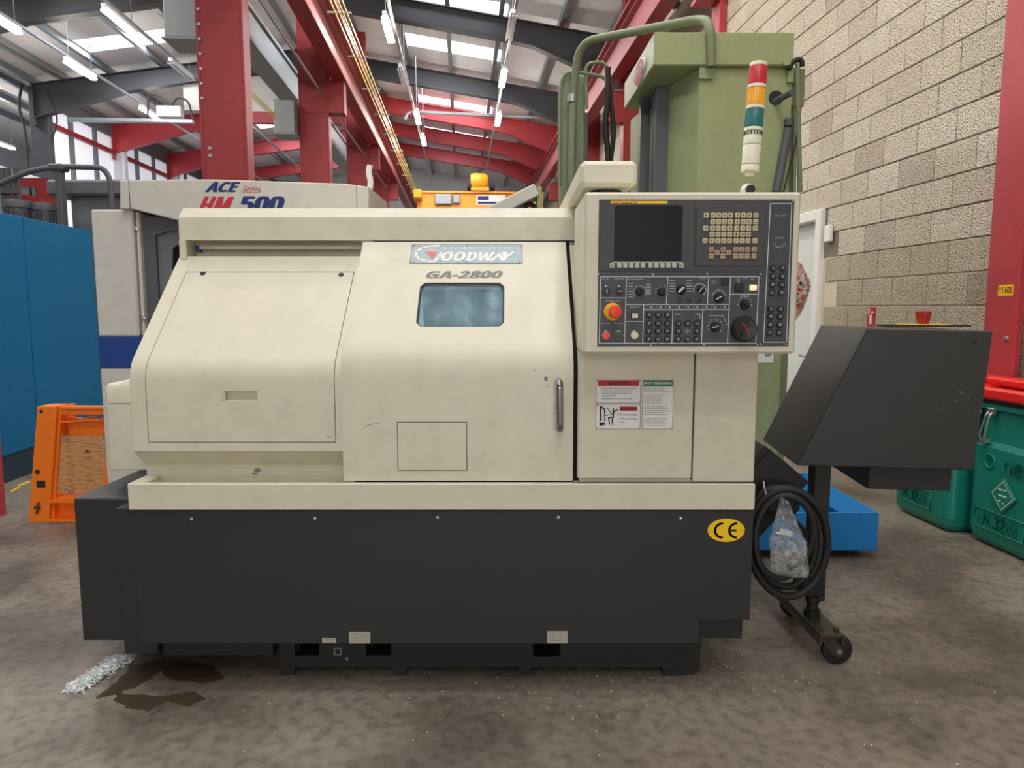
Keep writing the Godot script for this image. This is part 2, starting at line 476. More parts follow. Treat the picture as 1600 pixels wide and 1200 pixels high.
func materials() -> void:
	var mottle := tex(noise(0.02, 3, 5), [0.0, grey(0.95), 0.45, grey(0.985), 1.0, grey(1.0)], 512)
	var grime := tex(noise(0.012, 8, 6), [0.0, grey(0.62), 0.28, grey(0.9), 0.42, grey(1.0), 1.0, grey(1.0)], 512)
	var scuff := tex(noise(0.03, 21, 6), [0.0, grey(0.35), 0.2, grey(0.8), 0.3, grey(1.0), 1.0, grey(1.0)], 512)
	var rub := tex(noise(0.015, 5, 5), [0.0, grey(0.35), 0.5, grey(0.5), 1.0, grey(0.72)], 512)
	M.cream = mat(Color(0.85, 0.825, 0.74), 0.42, 0.0, mottle, 0.7)
	M.cream.roughness_texture = rub
	M.cream.roughness = 0.9
	M.cream_dirty = mat(Color(0.83, 0.805, 0.72), 0.5, 0.0, grime, 0.8)
	M.char = mat(Color(0.15, 0.157, 0.157), 0.55, 0.0, mottle, 0.9)
	M.char_dark = mat(Color(0.115, 0.118, 0.12), 0.6, 0.0, mottle, 0.9)
	M.conv = mat(Color(0.17, 0.167, 0.163), 0.42, 0.0, mottle, 0.9)
	M.black = mat(Color(0.07, 0.07, 0.075), 0.5)
	M.rubber = mat(Color(0.09, 0.09, 0.095), 0.6)
	M.gap = mat(Color(0.14, 0.13, 0.12), 0.9)
	M.panel = mat(Color(0.24, 0.25, 0.272), 0.5)
	M.bezel = mat(Color(0.26, 0.265, 0.265), 0.55)
	M.screen = mat(Color(0.08, 0.08, 0.085), 0.4)
	M.screen.metallic_specular = 0.3
	M.white = mat(Color(0.9, 0.9, 0.89), 0.5)
	M.print = mat(Color(0.8, 0.82, 0.83), 0.6)
	M.print_dim = mat(Color(0.52, 0.54, 0.56), 0.6)
	M.key = mat(Color(0.8, 0.74, 0.6), 0.5)
	M.key_red = mat(Color(0.72, 0.62, 0.5), 0.5)
	M.softkey = mat(Color(0.72, 0.73, 0.7), 0.5)
	M.ink = mat(Color(0.12, 0.11, 0.11), 0.7)
	M.button = mat(Color(0.13, 0.135, 0.14), 0.45)
	M.chrome = mat(Color(0.62, 0.62, 0.64), 0.16, 1.0)
	M.steel = mat(Color(0.72, 0.72, 0.72), 0.35, 0.9, mottle, 3.0)
	M.oily = mat(Color(0.33, 0.31, 0.27), 0.4, 0.6, scuff, 3.0)
	M.plate = mat(Color(0.7, 0.68, 0.62), 0.45, 0.3)
	M.badge = mat(Color(0.62, 0.66, 0.67), 0.45, 0.3, tex(noise(0.03, 31, 5), [0.0, Color(0.72, 0.82, 0.86), 0.5, Color(0.95, 0.97, 0.97), 1.0, Color(1, 1, 1)], 512), 5.0)
	M.grey_ink = mat(Color(0.5, 0.49, 0.47), 0.6)
	M.red = mat(Color(0.6, 0.12, 0.12), 0.45)
	M.dust = mat(Color(0.36, 0.36, 0.35), 0.8)
	M.red_ink = mat(Color(0.74, 0.13, 0.15), 0.6)
	M.green_ink = mat(Color(0.02, 0.42, 0.27), 0.6)
	M.yellow = mat(Color(0.98, 0.78, 0.05), 0.5)
	M.amber_ring = mat(Color(0.93, 0.68, 0.1), 0.5)
	M.stop_red = mat(Color(0.93, 0.25, 0.2), 0.4)
	M.cap_green = mat(Color(0.07, 0.2, 0.17), 0.4)
	M.cap_cream = mat(Color(0.85, 0.82, 0.7), 0.45)
	M.cap_white = glow(Color(1.0, 0.93, 0.75), 0.35)
	M.lens_red = mat(Color(0.8, 0.08, 0.14), 0.2); M.lens_amber = mat(Color(0.97, 0.68, 0.04), 0.2); M.lens_green = mat(Color(0.02, 0.42, 0.42), 0.2)
	for k in ["lens_red", "lens_amber", "lens_green"]: M[k].clearcoat_enabled = true
	M.tower = mat(Color(0.88, 0.86, 0.78), 0.45)
	M.glass = mat(Color(0.8, 0.87, 0.9, 1.0), 0.12, 0.0, tex(noise(0.006, 44, 7), [0.0, Color(0.55, 0.63, 0.67, 0.22), 0.5, Color(0.62, 0.7, 0.74, 0.32), 0.7, Color(0.7, 0.78, 0.82, 0.42), 1.0, Color(0.95, 1, 1, 0.6)], 512), 2.5)
	M.glass.transparency = BaseMaterial3D.TRANSPARENCY_ALPHA
	M.glass.roughness = 0.12
	M.cavity = mat(Color(0.66, 0.72, 0.74), 0.6)
	M.chuck = mat(Color(0.15, 0.18, 0.19), 0.75, 0.0)
	# hall
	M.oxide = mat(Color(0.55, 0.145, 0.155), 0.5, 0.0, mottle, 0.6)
	M.oxide_lit = mat(Color(0.7, 0.22, 0.25), 0.5, 0.0, mottle, 0.5)  # lighter copy of the oxide red, good light put into its colour
	M.oxide_pink = mat(Color(0.62, 0.36, 0.37), 0.55, 0.0, mottle, 0.6)  # crane beam webs: the light on them put into a paler colour
	M.rafter = mat(Color(0.22, 0.22, 0.24), 0.6, 0.0, mottle, 0.6)
	M.purlin = mat(Color(0.46, 0.48, 0.5), 0.45, 0.3)
	M.galv = mat(Color(0.55, 0.57, 0.58), 0.42, 0.5, mottle, 2.0)
	M.roof = mat(Color(0.86, 0.855, 0.86), 0.6, 0.0, mottle, 0.5)
	M.rooflight = glow(Color(0.93, 0.97, 1.0), 1.6)
	M.clad = mat(Color(0.82, 0.83, 0.85), 0.6, 0.0, mottle, 0.4)
	M.board = mat(Color(0.66, 0.65, 0.62), 0.6)
	M.mullion = mat(Color(0.4, 0.42, 0.44), 0.5)
	M.pane_glow = glow(Color(0.93, 0.95, 1.0), 0.3)  # emission added to white wall panels and to the unseen rear door
	M.tube = glow(Color(1.0, 0.96, 0.9), 5.0)
	M.fitting = mat(Color(0.82, 0.83, 0.83), 0.4)
	M.conductor = mat(Color(0.9, 0.8, 0.42), 0.4)
	M.crane = mat(Color(0.93, 0.62, 0.1), 0.45)
	M.floor = mat(Color(0.58, 0.533, 0.482), 0.75, 0.0, tex(noise(0.005, 11, 8), [0.0, Color(0.62, 0.62, 0.63), 0.36, Color(0.8, 0.79, 0.78), 0.52, Color(0.93, 0.92, 0.91), 0.7, Color(1, 1, 1), 1.0, Color(1, 1, 1)], 1024), 0.16, true)
	M.floor.detail_enabled = true
	M.floor.detail_blend_mode = BaseMaterial3D.BLEND_MODE_MUL
	M.floor.detail_albedo = tex(noise(0.09, 12, 7), [0.0, grey(0.68), 0.32, grey(0.87), 0.5, grey(0.95), 0.66, grey(0.98), 0.72, grey(1.0), 1.0, grey(1.0)], 1024)
	M.floor.uv2_triplanar = true; M.floor.uv2_world_triplanar = true
	M.floor.uv2_scale = Vector3.ONE * 1.25
	M.floor.roughness_texture = rub
	M.floor.roughness = 1.0
	var grain_noise := noise(0.075, 60, 3)
	var pores := tex(grain_noise, [0.0, grey(0.25), 0.33, grey(0.6), 0.48, grey(0.9), 0.6, grey(1.0), 1.0, grey(1.0)], 512)
	var pits := tex(grain_noise, [0.0, grey(0.0), 0.32, grey(0.35), 0.55, grey(0.9), 1.0, grey(1.0)], 512)
	for k in 4:
		var c: Color = [Color(0.9, 0.85, 0.765), Color(0.87, 0.82, 0.735), Color(0.92, 0.875, 0.8), Color(0.82, 0.765, 0.69)][k]
		M["block%d" % k] = mat(c, 0.9, 0.0, pores, 1.6, true)
		M["raw%d" % k] = mat(Color(c.r * 0.88, c.g * 0.875, c.b * 0.84), 0.92, 0.0, pores, 1.6, true)  # same blocks in the lower rows, change of light put into the colour
		for key in ["block%d" % k, "raw%d" % k]:
			M[key].heightmap_enabled = true
			M[key].heightmap_texture = pits
			M[key].heightmap_scale = 0.5
	M.joint_dark = mat(Color(0.5, 0.46, 0.41), 0.95)  # shadow in the raked upper joints put into the mortar colour
	M.joint_light = mat(Color(0.84, 0.79, 0.7), 0.95)
	M.olive = mat(Color(0.6, 0.63, 0.45), 0.45, 0.0, mottle, 1.0)
	M.olive_dark = mat(Color(0.46, 0.5, 0.38), 0.5, 0.0, mottle, 1.0)
	M.slide = mat(Color(0.33, 0.33, 0.35), 0.5)
	M.blue = mat(Color(0.0, 0.42, 0.61), 0.4, 0.0, mottle, 0.9)
	M.tray_blue = mat(Color(0.05, 0.48, 0.76), 0.4, 0.0, mottle, 1.5)
	M.blue.metallic_specular = 0.3
	M.navy = mat(Color(0.08, 0.24, 0.52), 0.45)
	M.offwhite = mat(Color(0.8, 0.785, 0.75), 0.5, 0.0, mottle, 0.8)
	M.navy_ink = mat(Color(0.1, 0.16, 0.42), 0.6)
	M.crimson_ink = mat(Color(0.76, 0.17, 0.25), 0.6)
	M.mid_grey = mat(Color(0.42, 0.43, 0.45), 0.5)
	M.orange = mat(Color(1.0, 0.5, 0.1), 0.45, 0.0, mottle, 1.2)
	var grain := noise(0.02, 71, 4)
	M.ply = mat(Color(0.86, 0.66, 0.45), 0.7, 0.0, tex(grain, [0.0, Color(0.6, 0.52, 0.45), 0.4, Color(0.88, 0.84, 0.8), 1.0, Color(1, 1, 1)], 512), 1.0)
	M.ply.uv1_scale = Vector3(1.0, 6.0, 1.0)
	M.bin = mat(Color(0.06, 0.5, 0.43), 0.42, 0.0, mottle, 1.5)
	M.bin_lid = mat(Color(0.9, 0.12, 0.12), 0.4)
	M.sack = mat(Color(0.85, 0.82, 0.8), 0.35, 0.0, tex(noise(0.03, 81, 4), [0.0, Color(0.8, 0.1, 0.1), 0.36, Color(0.85, 0.25, 0.25), 0.42, Color(0.95, 0.93, 0.92), 0.68, Color(1, 1, 1), 0.74, Color(0.25, 0.25, 0.27), 1.0, Color(0.2, 0.2, 0.2)], 256), 1.3)
	M.film = mat(Color(0.9, 0.91, 0.91, 1.0), 0.1, 0.0, tex(noise(0.02, 91, 4), [0.0, Color(0.7, 0.72, 0.72, 0.2), 0.5, Color(0.8, 0.8, 0.8, 0.3), 0.6, Color(0.95, 0.95, 0.95, 0.6), 0.68, Color(0.9, 0.9, 0.9, 0.35), 1.0, Color(1, 1, 1, 0.9)], 256), 3.0)  # whitest patches put the highlights on the crumples into the colour
	M.film.transparency = BaseMaterial3D.TRANSPARENCY_ALPHA
	M.puddle = mat(Color(0.3, 0.25, 0.195), 0.3)
	M.swarf = mat(Color(0.93, 0.94, 0.94), 0.4, 0.15)
	M.chip = mat(Color(0.85, 0.83, 0.78), 0.5, 0.2)
	M.leaf = mat(Color(0.84, 0.87, 0.84), 0.5)
	M.frame_white = mat(Color(0.92, 0.92, 0.9), 0.45)

func sheet_roof(u0: float, u1: float, w0: float, w1: float) -> MB:
	var mb := MB.new()
	mb.slab(Vector3(u0, roof(u0) + 0.06, -w0), Vector3(u1, roof(u1) + 0.06, -w0), Vector3(u1, roof(u1) + 0.06, -w1), Vector3(u0, roof(u0) + 0.06, -w1), Vector3(0, -0.06, 0))
	return mb

func hall() -> void:
	var mb := MB.new()
	mb.box(-21, 6.5, -0.2, 0, -39.5, 9.5)
	structure("floor", mb, M.floor, "stained brown grey concrete floor of the workshop hall", "floor")
	# outer shell
	mb = MB.new()
	mb.box(-21, 6.5, 0, 11, -39.5, -39.2)
	structure("wall_far", mb, M.clad, "pale end wall at the far end of the hall", "wall")
	mb = MB.new()
	mb.box(-21, -3.6, 0, 11, 9.2, 9.5); mb.box(4.2, 6.5, 0, 11, 9.2, 9.5); mb.box(-3.6, 4.2, 5.0, 11, 9.2, 9.5)
	structure("wall_near", mb, M.clad, "end wall behind the camera around an added opening for light", "wall")
	mb = MB.new()
	mb.box(-2.1, 3.2, 0.4, 4.8, 9.0, 9.05)  # unseen glowing sheet, added as a light source for the fronts
	mb.box(-3.6, 4.2, 0, 5, 9.45, 9.5)
	structure("door_2", mb, M.pane_glow, "unseen glowing sheet added behind the camera to light the fronts", "door")
	mb = MB.new()
	mb.box(6.2, 6.5, 0, 11, -39.5, 9.5)
	mb.box(3.75, 4.0, 0, 11, -39.5, -9.9)
	structure("wall_side", mb, M.block1, "pale side wall beyond the concrete blocks at the right", "wall")
	mb = MB.new()
	mb.box(-21.3, -21, 0, 11, -39.5, 9.5)
	structure("wall_outer", mb, M.clad, "outermost white wall of the left bay", "wall")
	# roof: sheets laid across the slopes, purlins along the hall
	var ceiling := thing("ceiling", "pale grey lined pitched roof with purlins and bright rooflights", "roof", Vector3(0, 8, 0), "", HB)
	ceiling.set_meta("kind", "structure")
	for bay in [[-3.05, 6.5], [-11.6, -3.05], [-21.2, -11.6]]:
		var cuts := [-9.6, 39.6]
		var lights := []
		for r in ROOFLIGHTS:
			if r[0] > bay[0] - 0.01 and r[1] < bay[1] + 0.01: lights.append(r); cuts.append(r[2]); cuts.append(r[3])
		cuts.sort()
		for i in cuts.size() - 1:
			var w0: float = cuts[i]; var w1: float = cuts[i + 1]
			var lit = null
			for r in lights:
				if absf(r[2] - w0) < 0.01: lit = r
			var k := 1 if lit or w1 < 8.0 else maxi(1, roundi((w1 - w0) / 1.0))
			for j in k:
				var a := lerpf(w0, w1, float(j) / k) + 0.008; var b := lerpf(w0, w1, float(j + 1) / k) - 0.008
				if lit:
					if lit[0] > bay[0] + 0.02: part(ceiling, "roof_sheet", sheet_roof(bay[0], lit[0] - 0.01, a, b), M.roof)
					if lit[1] < bay[1] - 0.02: part(ceiling, "roof_sheet", sheet_roof(lit[1] + 0.01, bay[1], a, b), M.roof)
					part(ceiling, "rooflight", sheet_roof(lit[0], lit[1], a, b), M.rooflight, "bright translucent rooflight panel")
				else: part(ceiling, "roof_sheet", sheet_roof(bay[0], bay[1], a, b), M.roof)
	var deck := MB.new()
	for bay in [[-3.05, 6.5], [-11.6, -3.05], [-21.2, -11.6]]:
		deck.slab(Vector3(bay[0], roof(bay[0]) + 0.2, 9.6), Vector3(bay[1], roof(bay[1]) + 0.2, 9.6), Vector3(bay[1], roof(bay[1]) + 0.2, -39.6), Vector3(bay[0], roof(bay[0]) + 0.2, -39.6), Vector3(0, -0.1, 0))
	part(ceiling, "roof_deck", deck, M.rafter)
	for u in [-2.75, -1.5, -0.3, 0.92, 2.32, 3.5, -3.35, -4.4, -5.6, -6.85, -8.1, -9.5, -10.7, -11.5, -12.3, -14.0, -15.8]:
		var p := MB.new()
		p.box(u - 0.035, u + 0.035, roof(u) - 0.19, roof(u) - 0.012, -39, 8, 0.01)
		p.box(u - 0.035, u + 0.075, roof(u) - 0.2, roof(u) - 0.185, -39, 8)
		part(ceiling, "purlin", p, M.purlin)
	# valley wall between its posts: white panels made into glowing glazing
	var gw := thing("wall_left", "tall wall of white panels made into glowing glazing, with grey mullions, at the left of the hall", "wall", Vector3(-11.6, 0, -20), "", HB)
	gw.set_meta("kind", "structure")
	mb = MB.new()
	mb.box(-11.75, -11.5, 0, 3.2, -38, -21.3)
	part(gw, "dado", mb, M.clad)
	mb = MB.new()
	mb.box(-11.58, -11.4, 4.75, 5.0, -39, 4, 0.02)
	part(gw, "eaves_beam", mb, M.clad)
	mb = MB.new()
	mb.box(-11.6, -11.46, 6.55, 6.68, -39, -21, 0.01)
	part(gw, "rail", mb, M.oxide)
	var posts := [21.3, 22.6, 24.0, 25.5, 26.9, 28.3, 29.9, 31.4, 33.0]
	for i in posts.size() - 1:
		var a: float = posts[i]; var b: float = posts[i + 1]
		mb = MB.new()
		mb.box(-11.62, -11.58, 3.2, 7.1, -b + 0.05, -a - 0.05)
		part(gw, "pane", mb, M.pane_glow, "white wall panel with an added glow")
		mb = MB.new()
		mb.box(-11.66, -11.48, 3.2, 7.4, -b - 0.06, -b + 0.06)
		part(gw, "mullion", mb, M.mullion)
	mb = MB.new()
	mb.box(-11.66, -11.5, 7.1, 7.66, -39, -21.2)
	part(gw, "header", mb, M.mullion)

func wall_of_blocks() -> void:
	# concrete block wall at the right, u = 3.4, courses 0.225 high
	var wall := thing("wall_right", "concrete block wall at the right, cream above, weaker light below put into a greyer tone", "wall", Vector3(3.4, 0, -6), "", HB)
	wall.set_meta("kind", "structure")
	var mb := MB.new()
	mb.box(3.412, 3.72, 0, 1.96, -6.58, 2.0); mb.box(3.412, 3.72, 0, 1.96, -9.4, -7.72)
	part(wall, "mortar_bed", mb, M.joint_light, "pale mortar between the lower blocks")
	mb = MB.new()
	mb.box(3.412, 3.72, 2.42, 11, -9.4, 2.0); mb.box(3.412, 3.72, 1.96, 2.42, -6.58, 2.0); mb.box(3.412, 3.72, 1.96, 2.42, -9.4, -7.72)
	part(wall, "mortar_bed", mb, M.joint_dark, "mortar between the upper blocks, shadow of the raked joints put into its tone")
	var rng := RandomNumberGenerator.new()
	rng.seed = 5
	var shapes := []
	for s in [0.416, 0.2]:
		var b := MB.new()
		b.obox(Vector3.ZERO, Basis(), Vector3(0.04, 0.215, s) * UNIT, 0.004)
		shapes.append(b.mesh())
	var rest := [MB.new(), MB.new()]
	for row in 30:
		var y := -0.06 + (row + 1) * 0.225 + 0.1075
		var w := 1.635 + (0.0 if row % 2 == 0 else 0.2125)
		while w < 9.4:
			var c := w + 0.2125
			w += 0.425
			if y < 2.42 and c + 0.1 > 6.58 and c - 0.1 < 7.72: continue
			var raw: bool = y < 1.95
			var sees: bool = c > 3.3 and y > 0.55 and (y - EYE) < c * 0.42 + 0.5
			var x := 3.4 + 0.02 + rng.randf() * 0.003
			if sees:
				var r := rng.randi() % 10
				var k: int = 0 if r < 5 else 1 if r < 7 else 2 if r < 9 else 3
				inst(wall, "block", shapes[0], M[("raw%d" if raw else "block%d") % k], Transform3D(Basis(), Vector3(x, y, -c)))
			else: rest[0 if raw else 1].obox(Vector3(x, y, -c), Basis(), Vector3(0.04, 0.215, 0.416), 0.0)
	for k in 2:
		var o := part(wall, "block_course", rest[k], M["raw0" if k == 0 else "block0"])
		o.set_meta("kind", "stuff")
	# doorway in the wall
	var door := thing("door_1", "pale grey door with a white frame in the block wall behind the control panel", "door", Vector3(3.4, 0, -7.1), "", HB)
	door.set_meta("kind", "structure")
	mb = MB.new()
	mb.box(3.36, 3.5, 0, 2.42, -6.68, -6.58, 0.01); mb.box(3.36, 3.5, 0, 2.42, -7.72, -7.62, 0.01); mb.box(3.36, 3.5, 2.32, 2.42, -7.62, -6.68, 0.01)
	part(door, "door_frame", mb, M.frame_white)
	mb = MB.new()
	mb.box(3.44, 3.49, 0.01, 2.32, -7.62, -6.68, 0.004)
	part(door, "door_leaf", mb, M.leaf)
	mb = MB.new()
	mb.tube(fillet([Vector3(3.44, 1.02, -6.78), Vector3(3.38, 1.02, -6.78), Vector3(3.38, 1.02, -6.92)], 0.02), 0.01)
	part(door, "door_handle", mb, M.chrome)
	mb = MB.new()
	mb.box(3.36, 3.4, 2.1, 2.25, -6.5, -6.4, 0.006)
	single("wall_switch", mb, M.frame_white, "small white switch box on the blocks at the top corner of the door", "switch", Vector3(3.4, 2.1, -6.45), "", HB)
	mb = MB.new()
	mb.box(3.395, 3.403, 1.33, 1.5, -5.77, -5.67, 0.001)
	var sign_ := single("fire_sign", mb, M.red_ink, "small red and white fire point sign on the block wall", "sign", Vector3(3.4, 1.4, -5.72), "", HB)
	var p := MB.new()
	p.box(3.393, 3.396, 1.36, 1.44, -5.735, -5.705); p.box(3.393, 3.396, 1.445, 1.49, -5.76, -5.74); p.box(3.393, 3.396, 1.45, 1.465, -5.715, -5.68)
	part(sign_, "pictogram", p, M.white)

func i_section(h: float, b: float, tf: float, tw: float) -> PackedVector2Array:
	var x := b / 2; var y := h / 2
	return PackedVector2Array([Vector2(-x, -y), Vector2(x, -y), Vector2(x, -y + tf), Vector2(tw, -y + tf), Vector2(tw, y - tf), Vector2(x, y - tf), Vector2(x, y), Vector2(-x, y), Vector2(-x, y - tf), Vector2(-tw, y - tf), Vector2(-tw, -y + tf), Vector2(-x, -y + tf)])

func column(u: float, w: float, depth: float, width: float, top: float, m: Material, label: String, group: String, bracket := 0.0, bolts := false) -> Node3D:
	# boxed section: a face plate across the view between two flanges
	var c := thing("steel_column", label, "column", Vector3(u, 0, -w), group, HB)
	var mb := MB.new()
	mb.box(u - depth / 2 + 0.02, u + depth / 2 - 0.02, 0, top, -w - 0.04, -w - 0.01)
	mb.box(u - depth / 2, u - depth / 2 + 0.03, 0, top, -w - width, -w, 0.004); mb.box(u + depth / 2 - 0.03, u + depth / 2, 0, top, -w - width, -w, 0.004)
	part(c, "shaft", mb, m)
	if bracket != 0.0:
		var g := signf(bracket)
		mb = MB.new()
		var e := u + g * depth / 2
		mb.box(e, e + bracket, 5.76, 5.79, -w - 0.28, -w); mb.box(e, e + bracket, 5.18, 5.21, -w - 0.28, -w)
		mb.box(e, e + bracket, 5.18, 5.78, -w - 0.04, -w - 0.02); mb.box(e + bracket - g * 0.03, e + bracket, 5.18, 5.79, -w - 0.28, -w)
		part(c, "crane_bracket", mb, m)
		mb = MB.new()
		for y in [5.18, 5.76]: mb.box(u - depth / 2 + 0.03, u + depth / 2 - 0.03, y, y + 0.03, -w - width, -w)
		part(c, "stiffener", mb, m)
	if bolts:
		mb = MB.new()
		for i in 9: mb.lathe([[0.0, 0.0], [0.018, 0.0], [0.018, 0.014], [0.0, 0.014]], Vector3(u - depth / 2 + 0.04, 4.0 + i * 0.17, -w - 0.01), Vector3(0, 0, 1), 6)
		mb.lathe([[0.0, 0.0], [0.022, 0.0], [0.022, 0.012], [0.0, 0.012]], Vector3(u - 0.17, 3.42, -w - 0.01), Vector3(0, 0, 1), 8)
		mb.lathe([[0.0, 0.0], [0.022, 0.0], [0.022, 0.012], [0.0, 0.012]], Vector3(u - 0.17, 3.33, -w - 0.01), Vector3(0, 0, 1), 8)
		part(c, "bolt", mb, M.steel)
	return c

func rafter(u0: float, u1: float, w: float, m: Material, haunch: int, label: String, group: String) -> void:
	# slopes with the roof, deepens towards its eaves end
	var r := thing("rafter", label, "rafter", Vector3(u0, roof(u0) - 0.6, -w), group, HB)
	var mb := MB.new()
	var n := 10
	var top := []; var bot := []
	for i in n + 1:
		var t := float(i) / n
		var u := lerpf(u0, u1, t)
		var e := t if haunch > 0 else 1.0 - t
		var d := 0.5 + (0.55 if haunch > 0 else 0.4) * maxf(0.0, (e - 0.68) / 0.32)
		top.append(Vector3(u, roof(u) - 0.2, -w)); bot.append(Vector3(u, roof(u) - 0.2 - d, -w))
	for i in n:
		for q in [[top[i], top[i + 1], -0.025], [bot[i], bot[i + 1], 0.025]]:
			var z := Vector3(0, 0, 0.12)
			mb.slab(q[0] + z, q[1] + z, q[1] - z, q[0] - z, Vector3(0, q[2], 0))
		var y := Vector3(0, 0, 0.012)
		mb.slab(bot[i] + y, bot[i + 1] + y, top[i + 1] + y, top[i] + y, Vector3(0, 0, -0.024))
	part(r, "beam", mb, m)
	mb = MB.new()
	var e2 := u1 if haunch > 0 else u0
	mb.box(e2 - 0.02, e2 + 0.02, roof(e2) - 1.3, roof(e2) - 0.2, -w - 0.13, -w + 0.13)
	part(r, "end_plate", mb, m)

func frame() -> void:
	# columns down the middle of the hall
	var near := ["wide red steel column right behind the red lettering", "second red steel column, carrying a crane bracket", "third red steel column down the hall", "fourth and farthest red column of the middle row"]
	var k := 0
	for c in [[-2.865, 9.1], [-2.785, 14.2], [-2.775, 19.8], [-2.775, 25.2]]:
		column(c[0], c[1], 0.55, 0.28, roof(c[0]) - 0.2, M.oxide, near[k], "middle row of red columns", 0.3 if k > 0 else 0.0, k < 1)
		k += 1
	# stanchions at the block wall
	var st := thing("steel_column", "red stanchion at the right edge standing against the block wall", "column", Vector3(3.33, 0, -4.2), "stanchions at the right wall", HB)
	var mb := MB.new()
	mb.box(3.33, 3.372, 0, 8, -4.34, -4.07, 0.005); mb.box(3.37, 3.4, 0, 8, -4.16, -4.145)
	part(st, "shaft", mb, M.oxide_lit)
	mb = MB.new()
	mb.lathe([[0.0, 0.0], [0.018, 0.0], [0.014, 0.012], [0.0, 0.014]], Vector3(3.33, 1.31, -4.14), Vector3(-1, 0, 0), 8)
	part(st, "bolt", mb, M.steel)
	mb = MB.new()
	mb.box(3.3275, 3.331, 1.57, 1.637, -4.235, -4.115)
	part(st, "number_plate", mb, M.yellow, "yellow plate reading 11.600")
	mb = MB.new()
	write(mb, "11.600", Vector3(3.327, 1.625, -4.228), Vector3(3.327, 1.625, -4.122), Vector3(3.327, 1.583, -4.228))
	part(st, "plate_lettering", mb, M.ink)
	var st2 := thing("steel_column", "red stanchion behind the top of the olive machine with a bracket for the crane rail", "column", Vector3(3.35, 0, -9.3), "stanchions at the right wall", HB)
	mb = MB.new()
	mb.box(3.3, 3.395, 0, 7.9, -9.6, -9.3, 0.006)
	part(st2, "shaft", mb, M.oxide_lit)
	mb = MB.new()
	mb.box(3.06, 3.36, 5.45, 5.97, -9.55, -9.3, 0.01)
	mb.box(3.02, 3.39, 5.4, 5.45, -9.6, -9.26)
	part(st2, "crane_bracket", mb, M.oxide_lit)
	k = 0
	for c in [[3.5, 14.5], [3.62, 19.6], [3.62, 25.0]]:
		column(c[0], c[1], 0.5, 0.3, roof(c[0]) - 0.2, M.oxide, ["red column behind the hoses of the olive machine", "red column behind the green conduit post", "farthest red column of the right side"][k], "right row of red columns", -0.3)
		k += 1
	# crane rails
	for s in [[-2.3, 1, "red crane rail running along the middle columns"], [3.05, -1, "red crane rail running along the right wall"]]:
		var r := thing("crane_rail", s[2], "crane rail", Vector3(s[0], 5.8, -20), "crane rails", HB)
		mb = MB.new()
		mb.prism(i_section(0.62, 0.24, 0.03, 0.012), Vector3(s[0], 6.12 if s[1] > 0 else 6.29, -37), Vector3(1, 0, 0), Vector3(0, 1, 0), Vector3(0, 0, 33))
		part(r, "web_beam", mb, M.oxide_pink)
		mb = MB.new()
		var y: float = 6.12 if s[1] > 0 else 6.29
		mb.box(s[0] - 0.21, s[0] + 0.3, y + 0.31, y + 0.35, -37, -4)
		part(r, "surge_plate", mb, M.oxide)
		mb = MB.new()
		mb.box(s[0] - 0.13, s[0] + 0.13, y - 0.335, y - 0.312, -37, -4)
		part(r, "bottom_flange", mb, M.oxide)
		mb = MB.new()
		mb.box(s[0] - 0.03, s[0] + 0.03, y + 0.35, y + 0.41, -37, -4)
		part(r, "rail_head", mb, M.oily)
	# conductor bars beside the left rail
	var cb := thing("conductor_bars", "four thin yellow conductor bars beside the left crane rail", "conductor", Vector3(-1.75, 6.35, -20), "", HB)
	for i in 4:
		mb = MB.new()
		mb.box(-1.97 + i * 0.06, -1.95 + i * 0.06, 6.1, 6.13, -34, -6)
		part(cb, "bar", mb, M.conductor)
	for w in range(8, 34, 2):
		mb = MB.new()
		mb.box(-2.1, -1.72, 6.13, 6.16, -w - 0.02, -w + 0.02)
		part(cb, "hanger", mb, M.mullion)
	mb = MB.new()
	mb.tube([Vector3(-2.62, 5.5, -8), Vector3(-2.61, 5.5, -14.3), Vector3(-2.5, 5.5, -26)], 0.022, 8)
	single("conduit", mb, M.galv, "thin straight conduit running in front of the middle columns", "conduit", Vector3(-2.6, 5.5, -17), "", HB)
	# galvanised gutter trunk behind the middle columns and its boxes
	mb = MB.new()
	mb.box(-3.95, -3.55, 6.0, 6.5, -27, -9.6, 0.02)
	mb.box(-3.58, -3.5, 6.5, 6.56, -27, -9.6)
	single("cable_trunking", mb, M.galv, "grey galvanised trunking running behind the red columns", "trunking", Vector3(-3.7, 6, -18), "", HB)
	var dk := 0
	for d in [[-3.62, -3.16, 4.8, 6.2, 9.4], [-3.46, -3.08, 4.72, 5.32, 13.9]]:
		var o := thing("ventilation_duct", ["galvanised duct box left of the near red column", "galvanised duct box between the first two red columns"][dk], "duct", Vector3(d[0], d[2], -d[4]), "duct boxes", HB)
		mb = MB.new()
		mb.box(d[0], d[1], d[2], d[3], -d[4] - 0.5, -d[4], 0.012)
		part(o, "box", mb, M.galv)
		mb = MB.new()
		mb.box(d[0] - 0.03, d[1] + 0.03, d[2] - 0.02, d[2], -d[4] - 0.52, -d[4] + 0.02)
		part(o, "flange", mb, M.galv)
		mb = MB.new()
		for i in 4: mb.tube([Vector3(d[0] + 0.02 + i * 0.035, d[3] - 0.35, -d[4] - 0.1), Vector3(d[0] - 0.45 + i * 0.035, d[3] + 0.1, -d[4] + 0.6)], 0.008, 6)
		part(o, "cable", mb, M.conductor)
		dk += 1
	# rafters
	k = 0
